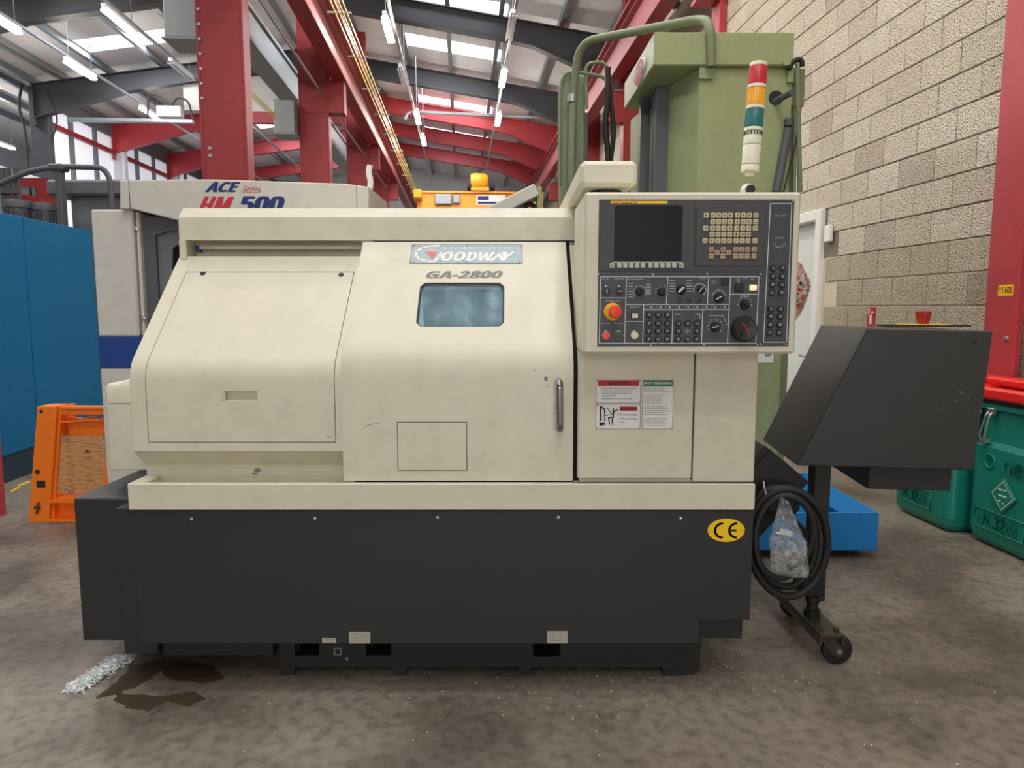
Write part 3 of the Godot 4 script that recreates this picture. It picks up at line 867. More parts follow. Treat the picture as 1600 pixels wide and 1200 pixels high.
	for w in [12.6, 17.2, 21.9, 25.6, 29.0, 32.5]:
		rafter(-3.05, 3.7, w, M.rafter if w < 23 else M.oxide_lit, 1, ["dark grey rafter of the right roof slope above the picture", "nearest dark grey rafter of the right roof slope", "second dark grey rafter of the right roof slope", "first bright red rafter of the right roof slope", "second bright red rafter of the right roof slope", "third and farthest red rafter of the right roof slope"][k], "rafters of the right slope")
		k += 1
	k = 0
	for w in [11.5, 16.1, 20.8, 25.2, 29.6, 34.0]:
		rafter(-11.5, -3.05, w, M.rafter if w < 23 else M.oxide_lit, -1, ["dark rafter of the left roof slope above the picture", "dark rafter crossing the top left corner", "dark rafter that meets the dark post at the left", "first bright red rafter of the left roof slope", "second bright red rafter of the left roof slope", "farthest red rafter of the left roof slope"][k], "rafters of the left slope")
		k += 1
	# gable cladding on the third left rafter, with the little board box
	mb = MB.new()
	mb.box(-7.6, -3.2, 6.9, 7.75, -20.95, -20.85)
	var gb := single("gable_boarding", mb, M.board, "pale boarded panel under the left rafter beside the red column", "panel", Vector3(-5, 6.9, -20.9), "", HB)
	mb = MB.new()
	mb.box(-6.9, -6.6, 6.35, 7.8, -20.85, -20.75, 0.01); mb.box(-6.7, -3.2, 6.55, 6.85, -20.85, -20.7, 0.01)
	part(gb, "frame", mb, M.oxide)
	mb = MB.new()
	mb.box(-8.25, -7.6, 6.65, 6.95, -20.85, -20.6, 0.02)
	var cbx := single("junction_box", mb, M.board, "small grey junction box with two black hoses under the left rafter", "junction box", Vector3(-8, 6.65, -20.7), "", HB)
	mb = MB.new()
	mb.tube(fillet([Vector3(-8.5, 6.6, -20.65), Vector3(-8.45, 7.25, -20.65), Vector3(-8.15, 7.2, -20.65), Vector3(-8.0, 6.95, -20.65)], 0.2), 0.03, 8)
	mb.tube(fillet([Vector3(-7.85, 6.95, -20.65), Vector3(-7.7, 7.2, -20.65), Vector3(-7.4, 7.1, -20.65), Vector3(-7.3, 6.6, -20.65)], 0.2), 0.03, 8)
	part(cbx, "hose", mb, M.rubber)
	mb = MB.new()
	mb.box(-10.6, -7.3, 6.5, 6.6, -20.75, -20.6, 0.01)
	single("cable_tray", mb, M.galv, "thin level grey tray under the junction box", "tray", Vector3(-9, 6.5, -20.7), "", HB)
	# posts of the valley
	k = 0
	for c in [[20.9, M.rafter, "dark post at the left with loose cables"], [25.3, M.clad, "nearest white boxed post of the glazed wall"], [29.8, M.clad, "second white boxed post of the glazed wall"], [34.2, M.clad, "farthest white boxed post of the glazed wall"]]:
		mb = MB.new()
		mb.box(-11.7, -11.22, 0, roof(-11.6) - 0.2, -c[0] - 0.2, -c[0] + 0.05, 0.015)
		var po := single("post", mb, c[1], c[2], "post", Vector3(-11.5, 0, -c[0]), "valley posts", HB)
		if k == 0:
			mb = MB.new()
			mb.tube(fillet([Vector3(-11.8, 7.5, -20.8), Vector3(-11.95, 6.9, -20.8), Vector3(-11.8, 6.3, -20.8), Vector3(-11.78, 4.5, -20.8)], 0.4), 0.035, 6)
			mb.tube(fillet([Vector3(-11.15, 7.3, -20.8), Vector3(-10.9, 6.6, -20.8), Vector3(-11.15, 6.0, -20.8)], 0.3), 0.025, 6)
			part(po, "cable", mb, M.rubber)
		k += 1
	# overhead crane
	var cr := thing("overhead_crane", "yellow overhead crane bridge far down the hall", "crane", Vector3(0.5, 5, -26.5), "", HB)
	mb = MB.new()
	mb.box(-1.6, 3.0, 5.1, 5.62, -26.7, -26.5); mb.box(-1.6, 3.0, 5.62, 5.68, -26.8, -26.4); mb.box(-1.6, 3.0, 5.02, 5.1, -26.8, -26.4)
	part(cr, "bridge_girder", mb, M.crane)
	mb = MB.new()
	mb.box(-0.95, -0.34, 5.2, 5.56, -26.5, -26.3, 0.02)
	part(cr, "control_cabinet", mb, M.galv)
	mb = MB.new()
	mb.box(-0.3, -0.05, 5.24, 5.54, -26.5, -26.32, 0.02)
	part(cr, "control_cabinet", mb, M.galv)
	mb = MB.new()
	mb.box(0.55, 1.6, 5.2, 5.56, -26.5, -26.46)
	var nb := part(cr, "name_board", mb, M.white)
	mb = MB.new()
	mb.box(0.6, 1.55, 5.24, 5.32, -26.47, -26.455); mb.box(0.6, 1.0, 5.38, 5.52, -26.47, -26.455)
	part(nb, "print", mb, M.navy_ink)
	mb = MB.new()
	mb.lathe([[0.0, 0.0], [0.3, 0.0], [0.34, 0.1], [0.34, 0.5], [0.26, 0.62], [0.0, 0.62]], Vector3(0.35, 6.02, -26.6), Vector3(1, 0, 0), 16)
	mb.box(0.35, 1.0, 5.7, 5.82, -26.9, -26.3)
	part(cr, "hoist", mb, M.crane)
	mb = MB.new()
	for x in [0.22, 1.05]:
		mb = MB.new()
		mb.lathe([[0.0, 0.0], [0.2, 0.0], [0.2, 0.16], [0.0, 0.16]], Vector3(x, 5.86, -26.5), Vector3(1, 0, 0), 14)
		part(cr, "wheel", mb, M.rubber)
	mb = MB.new()
	mb.box(-1.7, -1.4, 5.35, 5.65, -27.2, -25.9, 0.03); mb.box(-1.45, -1.05, 4.85, 5.0, -26.6, -26.3, 0.03)
	part(cr, "end_carriage", mb, M.crane)
	mb = MB.new()
	for x in [-0.6, 0.2, 0.6, 1.5]:
		var arc := []
		for i in 9: arc.append(Vector3(x - 0.28 + 0.07 * i, 4.95 - 0.3 * sin(PI * i / 8), -26.4))
		mb = MB.new()
		mb.tube(arc, 0.02, 5)
		part(cr, "festoon_cable", mb, M.mullion)
	# tie pipe crossing under the far rafters
	mb = MB.new()
	mb.tube(fillet([Vector3(-1.7, 7.2, -22.6), Vector3(-1.6, 7.42, -22.6), Vector3(3.2, 7.32, -22.6)], 0.15), 0.05, 8)
	single("pipe", mb, M.galv, "grey pipe crossing the hall below the second dark rafter", "pipe", Vector3(0.5, 7.3, -22.6), "", HB)

func roof_lamps() -> void:
	var k := 0
	var spots := [[-8.82, 14.3, 1, "lit strip lamp at the left edge of the picture, end cut off"], [-8.8, 17.2, 1, "lit strip lamp above the dark post, second of its row"], [-8.8, 20.95, 1, "lit strip lamp just left of the near red column, low in its row"], [-6.55, 14.25, 1, "long lit strip lamp at the top left between the purlins"], [-6.5, 17.15, 0, "unlit strip lamp touching the near red column"],
		[-1.42, 14.25, 1, "lit strip lamp highest right of the second red column"], [-1.38, 17.2, 0, "unlit strip lamp below the highest lit one near the red columns"], [-1.25, 20.85, 1, "lit strip lamp in front of the first red rafter"], [-1.23, 23.7, 1, "lit strip lamp in front of the second red rafter"],
		[1.0, 14.0, 0, "unlit strip lamp at the top right of the rooflights"], [1.02, 17.1, 1, "lit strip lamp below the unlit one in the right row"], [1.1, 20.9, 1, "lit strip lamp over the first red rafter in the right row"]]
	spots.append([-15.5, 22.0, 1, "lit strip lamp seen far off left of the dark post"]); spots.append([-15.5, 25.3, 1, "farthest lit strip lamp left of the dark post"])
	for row in [[-1.38, "middle row"], [1.05, "right row"], [-6.5, "left row"]]:            # unseen rows added over the camera to light wall, floor and machine
		for i in 5:
			if row[0] < -6.0 and i < 2: continue
			spots.append([row[0], -2.5 + 3.3 * i, 1, "added unseen strip lamp of the %s above the near floor, %s towards the far end" % [row[1], ["first", "second", "third", "fourth", "fifth"][i]]])
	for s in spots:
		var u: float = s[0]; var w: float = s[1]
		var o := thing("strip_light", s[3], "strip light", Vector3(u, 7, -w), "strip lights under the roof", HB)
		var mb := MB.new()
		mb.box(u - 0.05, u + 0.05, 7.0, 7.08, -w - 1.3, -w, 0.008)
		part(o, "housing", mb, M.fitting)
		if s[2]:
			mb = MB.new()
			mb.box(u - 0.075, u + 0.075, 6.93, 6.995, -w - 1.28, -w - 0.02, 0.02)
			part(o, "tube", mb, M.tube, "glowing diffuser")
			var l := OmniLight3D.new()
			l.name = numbered("strip_lamp")
			l.light_color = Color(1.0, 0.97, 0.93); l.light_energy = 3.5; l.light_size = 0.08; l.omni_range = 60.0; l.omni_attenuation = 2.0
			l.shadow_enabled = true
			add_child(l)
			l.position = HB * hv(Vector3(u, 6.86, -w - 0.65))
		else:
			mb = MB.new()
			for d in [-0.06, 0.0, 0.06]: mb.box(u + d - 0.012, u + d + 0.012, 6.95, 6.98, -w - 1.28, -w - 0.02)
			part(o, "tube", mb, M.fitting, "unlit tube")
		for e in [0.15, 1.15]:
			mb = MB.new()
			mb.tube([Vector3(u, 7.08, -w - e), Vector3(u, roof(u) - 0.15, -w - e)], 0.008, 5)
			part(o, "hanger", mb, M.galv)
		k += 1
	k = 0
	for u in [-8.8, -6.5, -1.32, 1.05]:
		var mb := MB.new()
		mb.box(u - 0.03, u + 0.03, 7.085, 7.13, -33, 3)
		single("lighting_trunk", mb, M.galv, ["outer thin grey lighting trunk of the left bay", "inner thin grey lighting trunk of the left bay", "thin grey lighting trunk near the middle columns", "thin grey lighting trunk over the middle of the right bay"][k], "trunking", Vector3(u, 7.1, -20), "lighting trunks", HB)
		k += 1

# ---------------------------------------------------------------- turning machine
const FRONT := [[2.63, 0.848], [2.63, 1.312], [3.08, 1.777]]     # sliding door, (depth, height)
var lathe: Node3D

func line_of(d: float, y0: float, y1: float, dt: float, yt: float, r := 0.06) -> PackedVector2Array:
	return fillet2(PackedVector2Array([Vector2(d, y0), Vector2(d, y1), Vector2(dt, yt)]), r, 6)

func clip(line: PackedVector2Array, y0: float, y1: float) -> PackedVector2Array:
	var r := PackedVector2Array()
	for i in line.size():
		var p := line[i]
		if i > 0:
			var q := line[i - 1]
			for y in [y0, y1]:
				if q.y < y - 1e-6 and p.y > y + 1e-6: r.append(q.lerp(p, (y - q.y) / (p.y - q.y)))
		if p.y >= y0 - 1e-6 and p.y <= y1 + 1e-6: r.append(p)
	return r

func profile(mb: MB, pts: Array, x0: float, x1: float, c := 0.0) -> void:
	var p := PackedVector2Array()
	for q in pts: p.append(Vector2(q[0], q[1]))
	mb.prism(p, Vector3(x0, 0, 0), Vector3(0, 0, -1), Vector3(0, 1, 0), Vector3(x1 - x0, 0, 0), c)

func lathe_body() -> void:
	lathe = thing("turning_machine", "large cream and charcoal turning machine with sloped sliding door and control panel", "lathe", Vector3(-0.25, 0, -3.4))
	var mb := MB.new()
	# charcoal base
	mb.box(-1.42, 0.9, 0.21, 0.8, -4.2, -2.66)
	part(lathe, "bed", mb, M.char_dark)
	mb = MB.new()
	mb.prism(PackedVector2Array([Vector2(-1.437, 0.207), Vector2(0.723, 0.207), Vector2(0.723, 0.303), Vector2(0.915, 0.303), Vector2(0.915, 0.736), Vector2(-1.437, 0.736)]), Vector3(0, 0, -2.655), Vector3.RIGHT, Vector3.UP, Vector3(0, 0, 0.035), 0.003)
	part(lathe, "base_panel", mb, M.char)
	mb = MB.new()
	var k := 0.002624
	var X := func(px): return -0.952 + (px - 437.0) * k
	var pl := PackedVector2Array()
	for q in [[437, 0.0], [460, 0.0], [461, 0.036], [614, 0.038], [618, 0.0], [635, 0.0], [636, 0.036], [810, 0.036], [811, 0.0], [828, 0.0], [829, 0.036], [1034, 0.036], [1036, 0.0], [1080, 0.0], [1093, 0.02], [1093, 0.24], [875, 0.24], [875, 0.09], [869, 0.08], [838, 0.08], [832, 0.09], [832, 0.24], [612, 0.24], [612, 0.085], [572, 0.085], [572, 0.24], [500, 0.24], [500, 0.085], [462, 0.085], [462, 0.24], [437, 0.24]]:
		pl.append(Vector2(X.call(q[0]), q[1]))
	mb.prism(pl, Vector3(0, 0, -2.83), Vector3.RIGHT, Vector3.UP, Vector3(0, 0, 0.063))
	mb.box(-0.94, -0.88, 0, 0.24, -4.1, -2.8); mb.box(0.64, 0.72, 0, 0.24, -4.1, -2.8)
	part(lathe, "plinth", mb, M.char_dark)
	for x in [481, 592, 853]:
		mb = MB.new()
		mb.lathe([[0.0, 0.0], [0.035, 0.0], [0.035, 0.03], [0.018, 0.03], [0.018, 0.2], [0.0, 0.2]], Vector3(X.call(x), 0.02, -2.9), Vector3.UP, 10)
		part(lathe, "levelling_bolt", mb, M.black)
	mb = MB.new()
	mb.box(-1.4, -0.96, 0.11, 0.22, -4.0, -2.72)
	part(lathe, "sump", mb, M.char_dark)
	# coolant tanks at the left
	mb = MB.new()
	mb.box(-1.757, -1.42, 0.142, 0.738, -4.1, -2.78, 0.004)
	part(lathe, "coolant_tank", mb, M.char)
	mb = MB.new()
	mb.box(-1.545, -1.41, 0.125, 0.722, -2.95, -2.7, 0.003)
	part(lathe, "tank_box", mb, M.char)
	mb = MB.new()
	mb.box(-1.64, -1.5, 0.03, 0.2, -3.6, -2.95)
	part(lathe, "tank_foot", mb, M.char_dark)
	# cream gutter band
	mb = MB.new()
	mb.box(-1.444, 0.914, 0.74, 0.842, -2.635, -2.608, 0.004)
	mb.box(-1.444, -1.385, 0.74, 0.842, -2.8, -2.63, 0.004)
	mb.box(-1.43, 0.905, 0.74, 0.815, -2.8, -2.63)
	mb.box(0.235, 0.914, 0.74, 0.842, -2.7, -2.61, 0.004)
	part(lathe, "gutter", mb, M.cream)
	# fixed left enclosure
	var ln := line_of(2.66, 0.956, 1.273, 3.12, 1.72)
	mb = MB.new()
	profile(mb, [[2.75, 0.8], [2.75, 0.882], [2.66, 0.955], [2.69, 0.957], [2.69, 1.285], [3.14, 1.715], [4.2, 1.72], [4.2, 0.8]], -1.441, -0.6)
	part(lathe, "enclosure", mb, M.cream)
	var xl := at(233, 690, 2.66).x; var xr := at(524, 691, 2.66).x
	var nrm := Vector3(0, 0.46, 0.447).normalized()
	var yt := on_plane(400, 425.5, Vector3(0, 1.273, -2.66), nrm).y
	var yb := at(232, 690.5, 2.66).y
	var g := 0.0032
	mb = MB.new()
	sheet(mb, ln, 0.03, -1.441, xl - g, 0.002)
	sheet(mb, ln, 0.03, xr + g, -0.6)
	sheet(mb, clip(ln, yt + g, 1.72), 0.03, xl - g, xr + g)
	sheet(mb, clip(ln, 0.956, yb - g), 0.03, xl - g, xr + g)
	part(lathe, "enclosure_frame", mb, M.cream)
	mb = MB.new()
	var h0 := at(347, 627, 2.66); var h1 := at(403, 611, 2.66)
	sheet(mb, clip(ln, yb, yt), 0.03, xl, h0.x)
	sheet(mb, clip(ln, yb, yt), 0.03, h1.x, xr)
	sheet(mb, clip(ln, yb, h0.y), 0.03, h0.x, h1.x)
	sheet(mb, clip(ln, h1.y, yt), 0.03, h0.x, h1.x)
	var ap := part(lathe, "access_panel", mb, M.cream, "large inset access panel")
	mb = MB.new()
	mb.box(h0.x, h0.x + 0.012, h0.y, h1.y, -2.688, -2.662); mb.box(h1.x - 0.004, h1.x, h0.y, h1.y, -2.688, -2.662); mb.box(h0.x, h1.x, h0.y, h0.y + 0.005, -2.688, -2.662)
	mb.box(h0.x, h1.x, h0.y, h1.y, -2.6895, -2.686)
	part(ap, "pull_recess", mb, M.cream_dirty, "recessed finger pull")
	mb = MB.new()
	for q in [[317, 427.5], [533, 429.5]]:
		var p := on_plane(q[0], q[1], Vector3(0, 1.273, -2.66), nrm)
		mb.lathe([[0.0, 0.0], [0.0115, 0.0], [0.0115, 0.002], [0.0, 0.002]], p, nrm, 14)  # flat dark discs stand for the darkness of two small holes
	part(ap, "dark_disc", mb, M.black, "small round hole drawn as a plug")
	# hood over the whole front
	mb = MB.new()
	profile(mb, [[3.1, 1.787], [3.1, 1.882], [3.145, 1.927], [4.2, 1.927], [4.2, 1.6], [3.24, 1.6], [3.24, 1.787]], -1.432, 0.93, 0.006)
	mb.box(-1.432, -1.402, 1.705, 1.79, -3.2, -3.1, 0.003)
	part(lathe, "hood", mb, M.cream)
	mb = MB.new()
	var s0 := at(311, 390, 3.17); var s1 := at(575, 383, 3.17)
	mb.box(s0.x, 0.0, s0.y, s1.y - 0.002, -3.2, -3.17, 0.003)
	part(lathe, "door_track", mb, M.cream_dirty)
	mb = MB.new()
	mb.box(-1.395, s0.x - 0.002, s0.y - 0.01, s1.y, -3.21, -3.18)
	part(lathe, "track_stop", mb, M.navy)
	# end cover at the headstock
	mb = MB.new()
	var e0 := at(163.5, 600, 3.0); var e1 := at(172, 735, 3.0); var e2 := at(168, 630, 3.0)
	profile(mb, [[3.0, e2.y], [3.0, e0.y - 0.02], [3.012, e0.y - 0.004], [3.03, e0.y], [3.7, e0.y + 0.004], [3.7, e2.y]], e0.x, -1.42, 0.006)
	part(lathe, "end_cover", mb, M.cream_dirty)
	mb = MB.new()
	mb.box(e1.x - 0.0, -1.42, e1.y, e2.y - 0.002, -3.7, -3.002, 0.004)
	part(lathe, "end_cover", mb, M.cream)
	# pillar right of the door
	mb = MB.new()
	profile(mb, [[2.65, 0.82], [2.65, 1.31], [3.09, 1.765], [4.2, 1.765], [4.2, 0.82]], 0.256, 0.915)
	part(lathe, "pillar", mb, M.cream)
	mb = MB.new()
	sheet(mb, line_of(2.638, 0.86, 1.302, 3.085, 1.764), 0.012, 0.246, 0.258)
	part(lathe, "door_post", mb, M.cream)
	mb = MB.new()
	var q0 := at(902.5, 749, 2.628); var q1 := at(1080, 749, 2.628)
	mb.box(q0.x, q1.x, q0.y + 0.002, 1.345, -2.65, -2.628, 0.004)
	part(lathe, "electrical_door", mb, M.cream, "tall plain door carrying the safety plates")
	mb = MB.new()
	mb.box(q1.x + 0.006, 0.914, 0.843, 1.345, -2.65, -2.63, 0.003)
	part(lathe, "end_panel", mb, M.cream)
	mb = MB.new()
	mb.box(q1.x, q1.x + 0.006, 0.85, 1.345, -2.652, -2.645); mb.box(0.231, 0.247, 0.842, 1.3, -2.75, -2.69)
	sheet(mb, line_of(2.675, 0.848, 1.293, 3.13, 1.76), 0.012, 0.19, 0.256)  # unseen sheet added behind the door edge to stop light leaking out
	part(lathe, "gap_strip", mb, M.gap)
	mb = MB.new()
	mb.box(-0.6, 0.25, 1.73, 1.795, -3.2, -3.128)  # unseen strip added under the hood to block leaking light
	part(lathe, "gap_strip", mb, M.gap)
	# rear casing
	mb = MB.new()
	mb.box(-0.6, 0.256, 0.8, 1.6, -4.2, -3.75)
	part(lathe, "rear_casing", mb, M.cavity)
	mb = MB.new()
	mb.box(-0.6, 0.256, 0.8, 0.845, -3.75, -2.66)
	part(lathe, "chip_pan", mb, M.char_dark)
	# worn spots on the paint
	mb = MB.new()
	for w in [[853, 592, 7, 8], [835, 578, 4, 2], [855, 604, 2, 4], [868, 638, 6, 1]]: blot(mb, at(w[0], w[1], 2.6293), w[2] * 0.0011, w[3] * 0.0011)
	blot(mb, at(402, 735, 2.7493), 0.014, 0.009); blot(mb, at(398, 740, 2.7493), 0.012, 0.004)
	for s in [[569, 667, 580, 663, 594, 661], [508, 681, 514, 683, 519, 681]]:
		var sp := PackedVector2Array()
		for k2 in 3:
			var v := at(s[k2 * 2], s[k2 * 2 + 1], 2.6293)
			sp.append(Vector2(v.x, v.y))
		mb.stroke(sp, 0.0022, Vector3(0, 0, -2.6293), Vector3.RIGHT, Vector3.UP)
	part(lathe, "paint_chip", mb, M.grey_ink, "bare spot where paint is missing")

func blot(mb: MB, p: Vector3, rx: float, ry: float, ux := Vector3.RIGHT, uy := Vector3.UP) -> void:
	var q := PackedVector2Array()
	for i in 12:
		var a := TAU * i / 12
		var r := 1.0 + 0.2 * sin(i * 2.7 + p.x * 40.0)
		q.append(Vector2(cos(a) * rx * r, sin(a) * ry * r))
	mb.poly(q, p, ux, uy)

func lathe_door() -> void:
	var ln := line_of(2.63, 0.848, 1.312, 3.08, 1.777, 0.075)
	var x0 := -0.636; var x1 := 0.229
	var top := ln[ln.size() - 1]
	var start := ln[ln.size() - 2]              # end of the bend: the flat slope begins
	var uy := Vector3(0, top.y - start.y, -(top.x - start.x)).normalized()
	var nz := Vector3.RIGHT.cross(uy)
	var o := Vector3(0, start.y, -start.x)
	var L := o.distance_to(Vector3(0, top.y, -top.x))
	var S := func(px, py): 
		var p := on_plane(px, py, o, nz)
		return Vector2(p.x, (p - o).dot(uy))
	var W := func(v: Vector2, h := 0.0): return o + Vector3.RIGHT * v.x + uy * v.y + nz * h
	var a: Vector2 = S.call(651, 510.5); var b: Vector2 = S.call(787, 441.5); var a2: Vector2 = S.call(655, 441.5); var b2: Vector2 = S.call(789, 510.5)
	var hole := Rect2(Vector2((a.x + a2.x) / 2, a.y), Vector2((b.x + b2.x - a.x - a2.x) / 2, b.y - a.y))
	var mb := MB.new()
	sheet(mb, clip(ln, 0.848, start.y), 0.035, x0, x1)
	mb.ring(o, Vector3.RIGHT, uy, Rect2(x0, 0, x1 - x0, L), hole, 0.028, 0.035)
	var door := part(lathe, "sliding_door", mb, M.cream, "sloped cream sliding door")
	# window
	mb = MB.new()
	mb.ring(o - nz * 0.004, Vector3.RIGHT, uy, hole.grow(0.0), hole.grow(-0.006), 0.026, 0.03)
	part(door, "window_seal", mb, M.rubber)
	mb = MB.new()
	var c := hole.grow(0.004)
	mb.obox(W.call(c.get_center(), -0.014), Basis(Vector3.RIGHT, uy, nz), Vector3(c.size.x, c.size.y, 0.006))
	part(door, "window", mb, M.glass, "smeared blue grey safety window")
	mb = MB.new()
	mb.lathe([[0.0, 0.0], [0.15, 0.0], [0.15, 0.02], [0.14, 0.03], [0.14, 0.2], [0.0, 0.2]], Vector3(-0.4, 1.53, -3.35), Vector3.RIGHT, 28)
	mb.box(-0.2, 0.12, 1.4, 1.6, -3.5, -3.25, 0.03); mb.box(-0.2, -0.16, 1.58, 1.7, -3.4, -3.3, 0.01)
	part(door, "tool_turret", mb, M.chuck, "dark tooling seen through the window")
	mb = MB.new()
	mb.box(x0 + 0.04, x1 - 0.03, 0.86, 1.75, -3.72, -3.68); mb.slab(Vector3(-0.6, 1.55, -3.68), Vector3(0.24, 1.55, -3.68), Vector3(0.24, 1.72, -3.3), Vector3(-0.6, 1.72, -3.3), Vector3(0, 0.01, 0))
	part(door, "inner_wall", mb, M.cavity)
	mb = MB.new()
	mb.box(-0.45, 0.05, 1.18, 1.2, -2.86, -2.8, 0.004)  # added out of sight below the window to brighten the interior
	part(door, "added_lamp", mb, glow(Color(0.95, 0.98, 1.0), 1.5), "unseen glowing bar added to brighten the machine interior")
	var wl := AreaLight3D.new()
	wl.name = "added_lamp_light"
	wl.area_size = Vector2(0.5, 0.05); wl.light_color = Color(0.92, 0.97, 1.0); wl.light_energy = 0.55; wl.shadow_enabled = true
	add_child(wl)
	wl.transform = Transform3D(Basis(Vector3.RIGHT, 0.5), Vector3(-0.2, 1.21, -2.87))
	# handle
	mb = MB.new()
	var h0 := at(874.5, 594, 2.58); var h1 := at(875, 677, 2.58)
	mb.tube(fillet([Vector3(h0.x, h0.y - 0.01, -2.63), Vector3(h0.x, h0.y - 0.01, -2.585), Vector3(h1.x, h1.y + 0.012, -2.585), Vector3(h1.x, h1.y + 0.012, -2.63)], 0.03, 6), 0.0135, 14)
	part(door, "handle", mb, M.chrome, "upright chrome bar handle")
	# small lower hatch
	mb = MB.new()
	var k0 := at(621.5, 735, 2.629); var k1 := at(729.5, 659, 2.629)
	mb.box(k0.x, k1.x, k0.y, k1.y, -2.6297, -2.6285)
	part(door, "hatch_seam", mb, M.gap)
	mb = MB.new()
	mb.box(k0.x + 0.0025, k1.x - 0.0025, k0.y + 0.0025, k1.y - 0.0025, -2.63, -2.627, 0.001)
	part(door, "hatch", mb, M.cream)
	# maker's plate
	var t0: Vector2 = S.call(640, 412); var t1: Vector2 = S.call(816, 382.5)
	mb = MB.new()
	mb.obox(W.call((t0 + t1) / 2, 0.0015), Basis(Vector3.RIGHT, uy, nz), Vector3(t1.x - t0.x, t1.y - t0.y, 0.003), 0.0008)
	part(door, "maker_plate", mb, M.badge, "long pale metal plate with white italic lettering")
	mb = MB.new()
	for q in [Vector2(0.02, 0.93), Vector2(0.5, 0.93), Vector2(0.98, 0.93), Vector2(0.03, 0.07), Vector2(0.5, 0.05), Vector2(0.97, 0.07)]: mb.lathe([[0.0, 0.0], [0.0035, 0.0], [0.0028, 0.002], [0.0, 0.0025]], W.call(t0 + (t1 - t0) * q, 0.003), nz, 8)
	mb.stroke(PackedVector2Array([t0 + Vector2(0.002, 0.002), Vector2(t1.x - 0.002, t0.y + 0.002), t1 - Vector2(0.002, 0.002), Vector2(t0.x + 0.002, t1.y - 0.002)]), 0.003, W.call(Vector2.ZERO, 0.0032), Vector3.RIGHT, uy, true)
	part(door, "rivet", mb, M.grey_ink)
	var T := func(px, py, h := 0.0035): return W.call(S.call(px, py), h)
	mb = MB.new()
	write(mb, "OODW", T.call(690, 395), T.call(773, 395), T.call(690, 408.5), null, 0.3, 4.0, 0.014)
	write(mb, "Y", T.call(785, 395), T.call(806, 395), T.call(783, 408.5), null, 0.3, 4.0, 0.014)
	var tri := PackedVector2Array()
	for q in [[764, 408.5], [781, 395], [788, 408.5], [783, 408.5], [779, 401], [770, 408.5]]: tri.append(S.call(q[0], q[1]))
	mb.poly(tri, W.call(Vector2.ZERO, 0.0035), Vector3.RIGHT, uy)
	write(mb, "THE COMPUTERIZED FIRST", T.call(692, 387), T.call(812, 387), T.call(692, 390.5), plainf, 0.2, 8.0)
	part(door, "plate_lettering", mb, M.white)
	mb = MB.new()
	var big := PackedVector2Array()
	for q in [[688, 385], [672, 385.5], [660, 388], [651, 393.5], [650, 400], [656, 405.5], [667, 409], [678, 409.5], [686, 402.5], [690, 395.5]]: big.append(S.call(q[0], q[1]))
	mb.stroke(big, 0.0125, W.call(Vector2.ZERO, 0.0036), Vector3.RIGHT, uy)
	part(door, "emblem", mb, M.white, "large swept initial")
	mb = MB.new()
	for f in [[664, 394.5, 684, 397], [668, 398, 681, 400.5], [671, 401.5, 679, 403.5], [673.5, 404.5, 677, 406.5]]:
		var q := PackedVector2Array([S.call(f[0], f[1]), S.call(f[2], f[1]), S.call(f[2] - 1.5, f[3]), S.call(f[0] + 1.5, f[3])])
		mb.poly(q, W.call(Vector2.ZERO, 0.0037), Vector3.RIGHT, uy)
	part(door, "emblem", mb, M.stop_red, "small red wedge of the emblem")
	mb = MB.new()
	write(mb, "GA-2800", T.call(668, 424, 0.0006), T.call(785, 423.5, 0.0006), T.call(666, 435, 0.0006), null, 0.22, 4.0, 0.014)
	part(door, "lettering", mb, M.grey_ink, "grey italic lettering above the window")

# ---------------------------------------------------------------- control panel
func cp(px: float, py: float, h := 0.0) -> Vector3:
	return at(px, py, 2.4465 - h)

func key_mesh(w: float, h: float, d: float, c: float) -> ArrayMesh:
	var mb := MB.new()
	mb.obox(Vector3(0, 0, d / 2), Basis(), Vector3(w, h, d), c)
	return mb.mesh()

func turned(p: Array, seg := 18) -> ArrayMesh:
	var mb := MB.new()
	mb.lathe(p, Vector3.ZERO, Vector3(0, 0, 1), seg)
	return mb.mesh()

